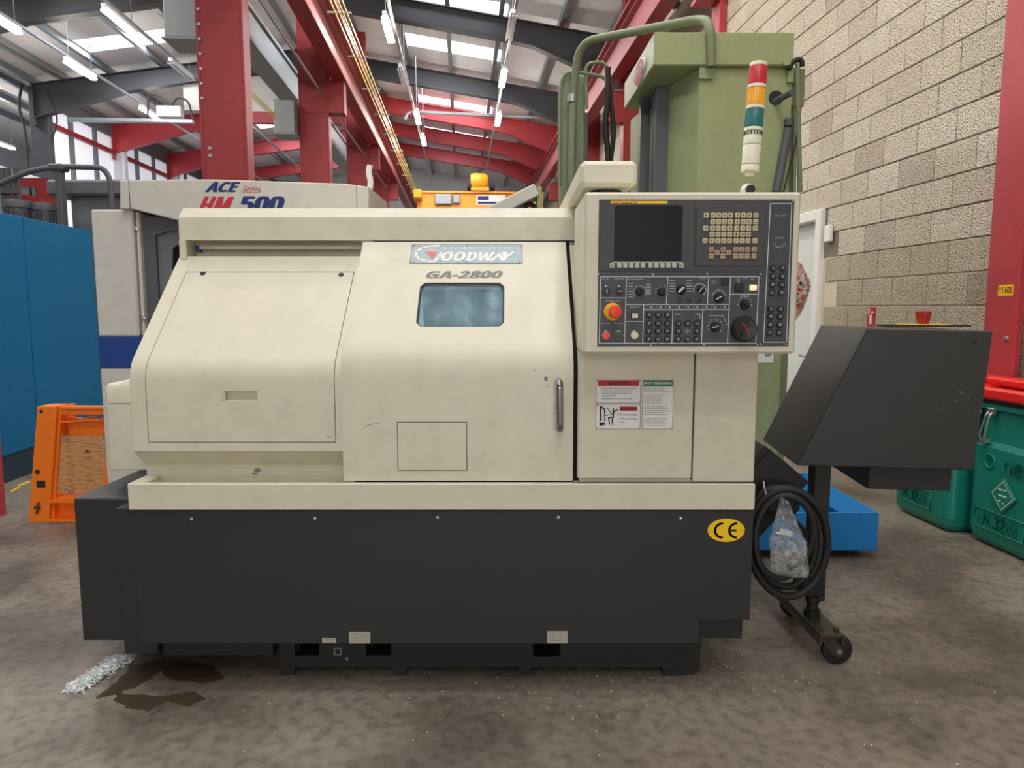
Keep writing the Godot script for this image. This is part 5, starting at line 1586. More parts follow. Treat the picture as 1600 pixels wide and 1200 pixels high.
	# metal tags at the foot of the base panel
	for q in [[545.5, 987, 578.5, 1005.2], [854.5, 986, 887, 1005], [503.5, 997.2, 525, 1004.8]]:
		mb = MB.new()
		var a := at(q[0], q[3], 2.62); var b := at(q[2], q[1], 2.62)
		mb.box(a.x, b.x, a.y, b.y, -2.621, -2.6185, 0.0005)
		var tg := part(lathe, "metal_tag", mb, M.plate, "small riveted metal tag")
		mb = MB.new()
		for i in 3: mb.stroke(PackedVector2Array([Vector2(a.x + (b.x - a.x) * 0.15, lerpf(b.y, a.y, 0.25 + 0.25 * i)), Vector2(a.x + (b.x - a.x) * (0.85 - 0.1 * i), lerpf(b.y, a.y, 0.25 + 0.25 * i))]), 0.0012, Vector3(0, 0, -2.6181), Vector3.RIGHT, Vector3.UP)
		for f in [0.3, 0.68]: mb.stroke(PackedVector2Array([Vector2(lerpf(a.x, b.x, f), lerpf(a.y, b.y, 0.2)), Vector2(lerpf(a.x, b.x, f), lerpf(a.y, b.y, 0.8))]), 0.001, Vector3(0, 0, -2.6181), Vector3.RIGHT, Vector3.UP)
		part(tg, "engraving", mb, M.grey_ink)
	mb = MB.new()
	var s := at(527, 1019, 2.76)
	mb.ring(Vector3(s.x, s.y, -2.765), Vector3.RIGHT, Vector3.UP, Rect2(-0.016, -0.016, 0.032, 0.032), Rect2(-0.011, -0.011, 0.022, 0.022), 0.01, 0.004)
	mb.lathe([[0.0, 0.0], [0.008, 0.0], [0.006, 0.006], [0.0, 0.006]], Vector3(s.x + 0.037, s.y - 0.03, -2.766), Vector3(0, 0, 1), 10)
	part(lathe, "drain_socket", mb, M.grey_ink)

func tri3(a: Vector3, b: Vector3, c: Vector3) -> PackedVector2Array:
	return PackedVector2Array([Vector2(a.x, a.y), Vector2(b.x, b.y), Vector2(c.x, c.y)])

# ---------------------------------------------------------------- chip conveyor
func conveyor() -> void:
	var phi := 0.1
	var ax := Vector3(cos(phi), 0, sin(phi)); var nz := Vector3(-sin(phi), 0, cos(phi))
	var o := Vector3(1.3, 0, -2.84)
	var loc := func(px, py):
		var p := on_plane(px, py, o, nz)
		return Vector2((p - o).dot(ax), p.y)
	var cv := thing("chip_conveyor", "charcoal chip conveyor with wedge shaped head, on casters right of the cream machine", "conveyor", Vector3(1.3, 0, -3.05))
	var mb := MB.new()
	var a: Vector2 = loc.call(1355, 514); var b: Vector2 = loc.call(1552, 518); var c: Vector2 = loc.call(1521, 735); var d: Vector2 = loc.call(1245, 727)
	mb.prism(PackedVector2Array([d, c, b, a]), o - nz * 0.56, ax, Vector3.UP, nz * 0.56, 0.004)
	var head := part(cv, "head", mb, M.conv, "wedge shaped charcoal head")
	mb = MB.new()
	var s0: Vector2 = loc.call(1524, 534)
	mb.lathe([[0.006, 0.0], [0.006, 0.003], [0.004, 0.004], [0.0, 0.004]], o + ax * s0.x + Vector3.UP * s0.y, nz, 10)
	part(head, "rivet", mb, M.black)
	mb = MB.new()
	for q in [[1463, 638, 5], [1471, 640, 3], [1484, 634, 3], [1494, 626, 3], [1501, 613, 6], [1514, 624, 2.5], [1523, 638, 3], [1532, 643, 5]]:
		var v: Vector2 = loc.call(q[0], q[1])
		mb = MB.new()
		blot(mb, o + ax * v.x + Vector3.UP * v.y + nz * 0.0008, q[2] * 0.0013, q[2] * 0.0012, ax)
		part(head, "dust_mark", mb, M.dust, "pale dust spot")
	mb = MB.new()
	var e0: Vector2 = loc.call(1362, 768); var e1: Vector2 = loc.call(1496, 736)
	mb.prism(PackedVector2Array([e0, Vector2(e1.x, e0.y), Vector2(e1.x, e1.y + 0.03), Vector2(e0.x, e1.y + 0.03)]), o - nz * 0.5, ax, Vector3.UP, nz * 0.46, 0.004)
	part(cv, "discharge_chute", mb, M.char_dark)
	# inclined trough that runs down under the machine
	mb = MB.new()
	var ts := at(1230, 725, 2.95)
	ts.z = -3.12
	mb.bar(ts, ts + Vector3(-0.24, -0.293, 0), 0.34, 0.25, 0.006)
	mb.bar(ts + Vector3(0.0, 0.0, 0.177), ts + Vector3(-0.24, -0.293, 0.177), 0.014, 0.2, 0.0)
	part(cv, "trough", mb, M.char_dark)
	mb = MB.new()
	var g0 := at(1246, 802, 2.9); var g1 := at(1190, 765, 2.9)
	mb.box(g1.x, g0.x, g0.y, g1.y + 0.02, -2.94, -2.86, 0.02)
	part(cv, "junction_box", mb, M.char_dark)
	mb = MB.new()
	var l0 := at(1264, 930, 3.0); var l1 := at(1290, 930, 3.0)
	mb.box(l0.x, l0.x + 0.072, l0.y - 0.03, 0.9, -3.07, -3.0, 0.004)
	part(cv, "leg", mb, M.char)
	mb = MB.new()
	mb.bar(Vector3(1.34, 0.46, -3.04), Vector3(1.12, 0.68, -3.04), 0.02, 0.03)
	part(cv, "brace", mb, M.char_dark)
	# foot: clamp block, spindle, channel and two casters
	mb = MB.new()
	mb.box(1.265, 1.365, 0.245, 0.32, -3.09, -2.98, 0.004)
	mb.lathe([[0.0, 0.0], [0.035, 0.0], [0.035, 0.03], [0.024, 0.035], [0.024, 0.06], [0.03, 0.065], [0.03, 0.095], [0.0, 0.095]], Vector3(1.315, 0.155, -2.99), Vector3.UP, 14)
	part(cv, "clamp", mb, M.black)
	mb = MB.new()
	mb.box(1.27, 1.37, 0.145, 0.157, -3.42, -2.8, 0.002); mb.box(1.27, 1.278, 0.11, 0.15, -3.42, -2.8); mb.box(1.362, 1.37, 0.11, 0.15, -3.42, -2.8)
	part(cv, "cross_channel", mb, M.oily)
	for z in [-2.87, -3.33]:
		mb = MB.new()
		mb.box(1.265, 1.378, 0.135, 0.146, z - 0.05, z + 0.06, 0.002)
		for x in [1.285, 1.355]: mb.lathe([[0.0, 0.0], [0.011, 0.0], [0.011, 0.012], [0.0, 0.012]], Vector3(x, 0.157, z + 0.03), Vector3.UP, 6)
		for s in [-1, 1]:
			var f := PackedVector2Array([Vector2(-0.045, 0.138), Vector2(0.045, 0.138), Vector2(0.075, 0.05), Vector2(0.055, 0.035), Vector2(0.03, 0.05)])
			mb.prism(f, Vector3(1.318 , 0, z + s * 0.026 - 0.002), Vector3.RIGHT, Vector3.UP, Vector3(0, 0, 0.004))
		var ca := part(cv, "caster", mb, M.oily, "oily steel swivel caster")
		mb = MB.new()
		mb.lathe([[0.0, -0.022], [0.05, -0.022], [0.063, -0.014], [0.065, 0.0], [0.063, 0.014], [0.05, 0.022], [0.0, 0.022]], Vector3(1.372, 0.065, z), Vector3(0, 0, 1), 26)
		part(ca, "wheel", mb, M.rubber)
		mb = MB.new()
		mb.lathe([[0.0, -0.034], [0.012, -0.034], [0.012, 0.034], [0.0, 0.034]], Vector3(1.372, 0.065, z), Vector3(0, 0, 1), 10)
		part(ca, "axle", mb, M.steel)
	# stop button box on the rear of the head
	mb = MB.new()
	var t := o + ax * (a.x + 0.42) - nz * 0.47
	t.y = a.y
	mb.obox(t + Vector3(0, 0.003, 0), Basis(ax, Vector3.UP, nz), Vector3(0.36, 0.008, 0.12), 0.002)
	var sb := part(cv, "stop_box", mb, M.char_dark)
	mb = MB.new()
	mb.obox(t + Vector3(0, 0.0085, 0), Basis(ax, Vector3.UP, nz), Vector3(0.2, 0.003, 0.1))
	part(sb, "stop_plate", mb, M.yellow, "yellow plate under the stop button")
	mb = MB.new()
	mb.lathe([[0.0, 0.0], [0.024, 0.0], [0.025, 0.012], [0.03, 0.02], [0.033, 0.045], [0.033, 0.056], [0.028, 0.06], [0.0, 0.06]], t + Vector3(0, 0.01, 0), Vector3.UP, 22)
	part(sb, "stop_button", mb, M.red, "red mushroom stop button")

func coil_and_bag() -> void:
	var mb := MB.new()
	var c := at(1204, 845, 2.83)
	var loop := func(cx: float, cy: float, rx: float, ry: float, z: float, r: float, rot: float):
		var p := []
		for i in 44:
			var a := TAU * i / 44
			var v := Vector2(cos(a) * rx, sin(a) * ry).rotated(rot)
			p.append(Vector3(c.x + cx + v.x, c.y + cy + v.y, z + 0.01 * sin(a * 2.0)))
		mb.tube(p, r, 10, true)
	loop.call(0.062, 0.0, 0.158, 0.225, -2.80, 0.0165, 0.12)
	loop.call(0.048, 0.015, 0.135, 0.21, -2.825, 0.0155, 0.2)
	loop.call(0.03, 0.035, 0.115, 0.17, -2.77, 0.0145, -0.1)
	var coil := single("cable_coil", mb, M.rubber, "coil of thick black cable hung beside the right end of the machine", "cable", Vector3(c.x, c.y - 0.22, -2.8))
	mb = MB.new()
	mb.tube([at(1193, 752, 2.8), at(1194, 760, 2.77), at(1197, 772, 2.78)], 0.0025, 5)
	part(coil, "cable_tie", mb, M.white)
	# crumpled clear bag
	mb = MB.new()
	var f := noise(9.0, 17, 4)
	var n := 16; var m := 26
	var pts := [[], []]
	for s in 2:
		for j in m + 1:
			var v := float(j) / m
			var py := lerpf(780, 897, v)
			var hw := lerpf(6, 27, minf(1.0, v * 1.9)) + (2.0 if v > 0.5 else 0.0)
			var mid := lerpf(1226, 1235, v)
			var row := []
			for i in n + 1:
				var u := float(i) / n * 2.0 - 1.0
				var p := at(mid + u * hw * (1.0 + 0.12 * f.get_noise_2d(v * 0.7, s * 3.0)), py + 3.0 * u, 2.74)
				var d := sqrt(maxf(0.0, 1.0 - u * u)) * (0.022 + 0.03 * v * (1.0 - v * 0.6)) * (1.0 if s == 0 else -1.0)
				var cr := 0.02 * f.get_noise_3d(u * 0.45, v * 0.9, s * 2.0) + 0.012 * absf(f.get_noise_3d(u * 1.3, v * 2.5, 5.0))
				p.z += d + cr * (1.0 - u * u)
				row.append(p)
			pts[s].append(row)
	for s in 2:
		for j in m:
			for i in n:
				var a: Vector3 = pts[s][j][i]; var b: Vector3 = pts[s][j][i + 1]; var e: Vector3 = pts[s][j + 1][i + 1]; var g: Vector3 = pts[s][j + 1][i]
				if s == 0: mb.quad(g, e, b, a)
				else: mb.quad(a, b, e, g)
	var bag := single("plastic_bag", mb, M.film, "crumpled clear plastic bag tied inside the black cable coil", "bag", at(1235, 897, 2.74))
	mb = MB.new()
	var q0 := at(1228, 832, 2.715); var q1 := at(1226, 838, 2.715)
	mb.obox(q0, Basis(Vector3.FORWARD, 0.25), Vector3(0.05, 0.022, 0.002)); mb.obox(q1 + Vector3(-0.02, 0.012, 0.001), Basis(Vector3.FORWARD, 0.25), Vector3(0.03, 0.006, 0.002))
	part(bag, "paper_label", mb, M.white)
	mb = MB.new()
	mb.obox(at(1240, 888, 2.74), Basis(Vector3.FORWARD, 0.2), Vector3(0.06, 0.022, 0.03), 0.006)
	part(bag, "metal_fitting", mb, M.oily)

# ---------------------------------------------------------------- olive machine
func green_machine() -> void:
	var g := thing("milling_machine", "tall olive green machine tool with an oval red badge behind the control panel", "milling machine", Vector3(1.6, 0, -5.8))
	var XZ := func(mb: MB, pts: Array, y0: float, y1: float, c := 0.0):
		var p := PackedVector2Array()
		for q in pts: p.append(Vector2(q[1], q[0]))
		mb.prism(p, Vector3(0, y0, 0), Vector3(0, 0, 1), Vector3(1, 0, 0), Vector3(0, y1 - y0, 0), c)
	var x0 := at(1093, 110, 5.2).x; var x1 := at(1259, 150, 5.2).x; var y1 := at(1150, 105, 5.2).y
	var mb := MB.new()
	XZ.call(mb, [[x0, -5.2], [x1 - 0.1, -5.2], [x1 - 0.1, -6.6], [x0 - 0.25, -6.6], [x0 - 0.13, -5.62]], 0.0, y1, 0.008)
	part(g, "column", mb, M.olive)
	mb = MB.new()
	mb.box(x1 - 0.1, x1, at(1250, 168, 5.25).y, y1, -5.9, -5.22, 0.006); mb.box(x1 - 0.1, x1 - 0.03, 0.0, y1 - 0.3, -6.2, -5.24, 0.006)
	part(g, "side_cover", mb, M.olive_dark)
	mb = MB.new()
	var h0 := at(1021, 102, 5.15); var h1 := at(1241, 50, 5.15)
	XZ.call(mb, [[h0.x, -5.15], [h1.x, -5.15], [h1.x, -6.5], [h0.x - 0.03, -6.25]], h0.y, h1.y, 0.008)
	part(g, "head", mb, M.olive, "boxy head at the very top")
	# oval badge on the head's left side
	mb = MB.new()
	var bc := Vector3(h0.x - 0.013, (h0.y + h1.y) / 2 - 0.01, -5.62)
	var el := func(r: float, t: float, m: Material, called: String):
		var k := MB.new()
		var p := PackedVector2Array()
		for i in 32: p.append(Vector2(cos(TAU * i / 32) * 0.215 * r, sin(TAU * i / 32) * 0.088 * r))
		k.prism(p, bc + Vector3(0.005, 0, 0), Vector3(0, 0, 1), Vector3.UP, Vector3(-0.012 - t, 0, 0))
		return part(g, called, k, m, "oval red badge with raised pale lettering" if called == "badge" else "")
	el.call(1.0, 0.0, M.print, "badge_rim")
	el.call(0.88, 0.004, M.red_ink, "badge")
	mb = MB.new()
	write(mb, "ASQUITH", bc + Vector3(-0.0125, 0.04, -0.16), bc + Vector3(-0.0125, 0.04, 0.16), bc + Vector3(-0.0125, -0.04, -0.16), null, 0.0, 6.0)
	part(g, "badge_lettering", mb, M.print)
	# dark slideways between head and column
	mb = MB.new()
	var a0 := at(1025, 150, 5.6); var a1 := at(1050, 150, 5.6)
	mb.box(a0.x, a1.x, 0.9, h0.y, -5.75, -5.6, 0.006)
	part(g, "slideway", mb, M.slide)
	mb = MB.new()
	mb.box(at(1001, 200, 5.9).x, at(1018, 200, 5.9).x, 0.9, h0.y, -6.0, -5.9, 0.004)
	part(g, "slideway", mb, M.slide)
	mb = MB.new()
	mb.box(at(1018, 200, 5.85).x, at(1025, 200, 5.85).x, 0.9, h0.y, -6.0, -5.86, 0.002)
	part(g, "wiper_strip", mb, M.olive)
	mb = MB.new()
	mb.lathe([[0.0, 0.0], [0.045, 0.0], [0.045, 0.02], [0.0, 0.02]], at(1009, 167, 5.84), Vector3(0, 0, 1), 16)
	part(g, "dark_disc", mb, M.black)
	# conduit post at the left
	mb = MB.new()
	mb.box(at(877, 200, 6.2).x, at(892, 200, 6.2).x, 0.5, at(880, 112, 6.2).y, -6.5, -6.2, 0.01); mb.box(at(893, 200, 6.25).x, at(914, 200, 6.25).x, 0.5, at(880, 114, 6.2).y, -6.5, -6.26, 0.01)
	part(g, "conduit_post", mb, M.olive_dark)
	mb = MB.new()
	mb.box(at(912, 200, 6.28).x, at(919, 200, 6.28).x, 0.5, at(912, 175, 6.28).y, -6.5, -6.28, 0.01)
	part(g, "conduit_post", mb, M.slide)
	# rigid pipes
	mb = MB.new()
	mb.tube(fillet([at(893, 290, 6.1), at(896, 140, 6.1), at(905, 66, 6.0), at(1092, 30, 5.3), at(1110, 34, 5.12), at(1112, 104, 5.12)], 0.16, 8), 0.032, 12)
	var pipe := part(g, "pipe", mb, M.olive_dark, "thick bent pipe over the head")
	mb = MB.new()
	mb.lathe([[0.0, 0.0], [0.043, 0.0], [0.043, 0.06], [0.0, 0.06]], at(894, 160, 6.1), Vector3.UP, 12)
	part(pipe, "coupling", mb, M.steel)
	mb = MB.new()
	mb.tube(fillet([at(874, 290, 6.15), at(875, 135, 6.15), at(882, 113, 6.15), at(905, 113, 6.15), at(948, 121, 6.15), at(950, 150, 6.15)], 0.06, 6), 0.016, 8)
	mb.tube(fillet([at(917, 170, 6.15), at(915, 98, 6.15), at(945, 97, 6.15), at(953, 115, 6.15)], 0.08, 6), 0.014, 8)
	part(g, "pipe", mb, M.olive_dark)
	mb = MB.new()
	mb.tube(fillet([at(950, 105, 6.15), at(950, 150, 6.15), at(945, 200, 6.15), at(951, 240, 6.15), at(948, 270, 6.15)], 0.12, 6), 0.024, 8)
	mb.tube(fillet([at(951, 115, 6.2), at(955, 165, 6.2), at(960, 205, 6.2), at(955, 245, 6.2), at(952, 270, 6.2)], 0.12, 6), 0.02, 8)
	part(g, "hose", mb, M.rubber, "black hoses looped at the left")
	mb = MB.new()
	var c0 := at(1092, 124, 5.18); var c1 := at(1115, 104, 5.18)
	mb.box(c0.x, c1.x, c0.y, c1.y, -5.21, -5.17, 0.004)
	part(g, "pipe_foot", mb, M.olive)
	# lever, rods and cables at the right
	mb = MB.new()
	mb.lathe([[0.0, 0.0], [0.05, 0.0], [0.05, 0.003], [0.0, 0.003]], at(1212, 153, 5.2), Vector3(0, 0, 1), 20)
	part(g, "lever_slot", mb, M.black)
	mb = MB.new()
	mb.tube([at(1210, 159, 5.2), at(1238, 144, 5.0)], 0.022, 12)
	part(g, "lever", mb, M.slide)
	mb = MB.new()
	mb.tube(fillet([at(1250, 300, 5.16), at(1247, 170, 5.16), at(1246, 100, 5.16)], 0.1), 0.018, 8); mb.tube([at(1241, 300, 5.17), at(1243, 170, 5.17)], 0.012, 8)
	part(g, "pipe", mb, M.olive_dark)
	mb = MB.new()
	mb.tube([at(1232, 200, 5.17), at(1213, 300, 5.17)], 0.03, 10); mb.lathe([[0.0, 0.0], [0.03, 0.0], [0.03, 0.05], [0.0, 0.05]], at(1232, 197, 5.17), Vector3.UP, 6)
	part(g, "strut", mb, M.slide)
	mb = MB.new()
	mb.tube([at(1252, 165, 5.16), at(1242, 230, 5.16), at(1224, 300, 5.16)], 0.006, 5); mb.tube(fillet([at(1232, 108, 5.15), at(1240, 95, 5.15), at(1252, 92, 5.15), at(1254, 104, 5.15)], 0.05), 0.018, 8)
	part(g, "cable", mb, M.rubber)
	mb = MB.new()
	var d0 := at(1229, 130, 5.19); var d1 := at(1240, 106, 5.19)
	mb.box(d0.x, d1.x, d0.y, d1.y, -5.21, -5.17, 0.004)
	mb.lathe([[0.0, 0.0], [0.03, 0.0], [0.03, 0.02], [0.0, 0.02]], at(1228, 97, 5.15), Vector3(0, 0, 1), 14)
	part(g, "terminal_box", mb, M.olive)
	mb = MB.new()
	var n0 := at(1178, 567, 5.19); var n1 := at(1209, 553, 5.19)
	mb.box(n0.x, n1.x, n0.y, n1.y, -5.2, -5.194)
	part(g, "tag", mb, M.white)
	mb = MB.new()
	write(mb, "HT", at(1196, 553, 5.192), at(1206, 553, 5.192), at(1196, 557, 5.192))
	part(g, "lettering", mb, M.ink)
	# drip tray in front of it
	mb = MB.new()
	var tx0 := 0.98; var tx1 := at(1371, 850, 4.13).x; var ty := at(1373, 801, 4.13).y
	mb.box(tx0, tx1, 0.06, 0.075, -5.15, -4.13)
	mb.box(tx0, tx1, 0.05, ty, -4.145, -4.13, 0.003); mb.box(tx0, tx1, 0.05, ty, -5.15, -5.135, 0.003); mb.box(tx1 - 0.015, tx1, 0.05, ty, -5.14, -4.14, 0.003); mb.box(tx0, tx0 + 0.015, 0.05, ty, -5.14, -4.14, 0.003)
	mb.slab(Vector3(tx1 - 0.015, ty, -4.15), Vector3(tx1 - 0.015, ty, -5.13), Vector3(tx1 - 0.12, ty - 0.07, -5.13), Vector3(tx1 - 0.12, ty - 0.07, -4.2), Vector3(0, -0.01, 0))
	var tr := single("drip_tray", mb, M.tray_blue, "bright blue sheet metal drip tray on the floor in front of the olive machine", "tray", Vector3(1.6, 0.0, -4.6))
	for x in [tx0 + 0.1, tx1 - 0.1]:
		mb = MB.new()
		mb.box(x - 0.04, x + 0.04, 0, 0.06, -5.0, -4.25)
		part(tr, "runner", mb, M.char_dark)
	# slanted channel of a machine far behind
	mb = MB.new()
	var s0 := at(768, 336, 6.0); var s1 := at(838, 300, 6.0)
	mb.bar(s0, s1, 0.3, 0.1, 0.008)
	var ch := single("loading_chute", mb, M.offwhite, "pale slanted channel rising above the cream hood", "chute", s0)
	mb = MB.new()
	mb.box(at(839, 310, 5.9).x, at(847, 310, 5.9).x, at(840, 336, 5.9).y, at(840, 292, 5.9).y, -6.2, -5.88, 0.006)
	part(ch, "end_plate", mb, M.olive)
	mb = MB.new()
	mb.tube(fillet([at(818, 334, 5.95), at(824, 318, 5.95), at(836, 322, 5.95), at(838, 336, 5.95)], 0.05), 0.02, 8)
	part(ch, "hose", mb, M.rubber)
	mb = MB.new()
	for x in [0.1, 0.2]: mb.box(s1.x - x - 0.03, s1.x - x + 0.03, 0.0, s1.y - 0.05, -6.05, -5.95)
	part(ch, "stand", mb, M.slide)

# ---------------------------------------------------------------- pale machine with blue stripe
func grey_machine() -> void:
	var g := thing("machining_centre", "pale grey machining centre with blue stripe and navy and red lettering", "machining centre", Vector3(-1.7, 0, -4.7))
	var xa := at(141, 330, 4.3).x; var xb := at(206, 330, 4.3).x
	var yt := at(170, 327, 4.3).y; var ys1 := at(170, 526, 4.3).y; var ys0 := at(170, 576, 4.3).y
	var mb := MB.new()
	mb.box(xa, xb, ys1, yt, -4.9, -4.3, 0.01)
	part(g, "side_cover", mb, M.offwhite)
	mb = MB.new()
	mb.box(xa, xb + 0.4, ys0, ys1, -4.9, -4.302, 0.002)
	part(g, "stripe_panel", mb, M.navy, "dark blue stripe")
	mb = MB.new()
	mb.box(xa, xb + 0.4, 0.05, ys0, -4.9, -4.3, 0.006)
	part(g, "lower_cover", mb, M.offwhite)
	mb = MB.new()
	mb.box(xa + 0.05, -0.9, 0, 0.06, -5.6, -4.4)
	part(g, "base", mb, M.char_dark)
	mb = MB.new()
	var xc := at(221, 400, 4.33).x
	mb.box(xb + 0.006, xc, ys1, yt - 0.01, -4.6, -4.325, 0.004)
	var st := part(g, "door_jamb", mb, M.offwhite)
	mb = MB.new()
	for q in [[213.5, 358], [225, 497]]: mb.lathe([[0.0, 0.0], [0.014, 0.0], [0.014, 0.012], [0.0, 0.016]], at(q[0], q[1], 4.325), Vector3(0, 0, 1), 10)
	part(st, "bolt", mb, M.steel)
	mb = MB.new()
	mb.box(xc, -0.9, 0.06, 2.05, -5.6, -4.42, 0.0)
	part(g, "cabin", mb, M.mid_grey)
	mb = MB.new()
	mb.ring(Vector3(0, 0, -4.36), Vector3.RIGHT, Vector3.UP, Rect2(xc, 0.4, 1.2, yt - 0.44), Rect2(xc + 0.075, 0.5, 1.0, yt - 0.62), 0.03, 0.03)
	part(g, "door_frame", mb, M.slide)
	mb = MB.new()
	mb.ring(Vector3(0, 0, -4.385), Vector3.RIGHT, Vector3.UP, Rect2(xc + 0.07, 0.45, 1.02, yt - 0.52), Rect2(xc + 0.155, 0.6, 0.8, yt - 0.8), 0.05, 0.02)
	part(g, "door_panel", mb, M.mid_grey)
	mb = MB.new()
	mb.box(xc + 0.14, xc + 1.0, 0.55, yt - 0.15, -4.415, -4.41)
	part(g, "door_glass", mb, M.screen)
	# top fascia with lettering
	var z := 4.26
	mb = MB.new()
	var p := PackedVector2Array()
	for q in [[187, 281], [187, 327], [204, 326], [276, 344], [576, 348], [576, 292], [540, 287], [330, 280]]:
		var v := at(q[0], q[1], z)
		p.append(Vector2(v.x, v.y))
	mb.prism(p, Vector3(0, 0, -4.9), Vector3.RIGHT, Vector3.UP, Vector3(0, 0, 0.64), 0.006)
	var fa := part(g, "fascia", mb, M.offwhite)
	mb = MB.new()
	for q in [[201, 282, 326], [557, 290, 348]]:
		var v := at(q[0], q[1], z); var w := at(q[0], q[2], z)
		mb.box(v.x - 0.002, v.x + 0.002, w.y, v.y, -4.2605, -4.2595)
	part(fa, "seam", mb, M.gap)
	var F := func(px, py): return at(px, py, z - 0.002)
	mb = MB.new()
	write(mb, "ACE", F.call(325, 284.5), F.call(375, 284.5), F.call(321, 300), null, 0.25, 4.0, 0.02)
	write(mb, "500", F.call(377, 306.5), F.call(444, 306.5), F.call(374, 330.5), null, 0.12, 4.0, 0.02)
	part(fa, "lettering", mb, M.navy_ink, "navy lettering")
	mb = MB.new()
	write(mb, "HM", F.call(316, 307), F.call(365, 307), F.call(309, 334), null, 0.22, 4.0, 0.02)
	part(fa, "lettering", mb, M.crimson_ink, "red lettering")
	mb = MB.new()
	var serif := SystemFont.new(); serif.font_names = PackedStringArray(["Droid Serif"])
	write(mb, "Series", F.call(380, 290), F.call(408, 290), F.call(379, 301), serif, 0.25)
	part(fa, "lettering", mb, M.crimson_ink, "small red script")
	mb = MB.new()
	mb.tube(fillet([at(577, 300, 4.4), at(580, 285, 4.4), at(576, 270, 4.4), at(578, 258, 4.4)], 0.03), 0.018, 8)
	mb.box(at(575, 330, 4.5).x, at(588, 330, 4.5).x, at(575, 345, 4.5).y, at(575, 302, 4.5).y, -4.8, -4.45, 0.02)
	part(g, "air_unit", mb, M.white)

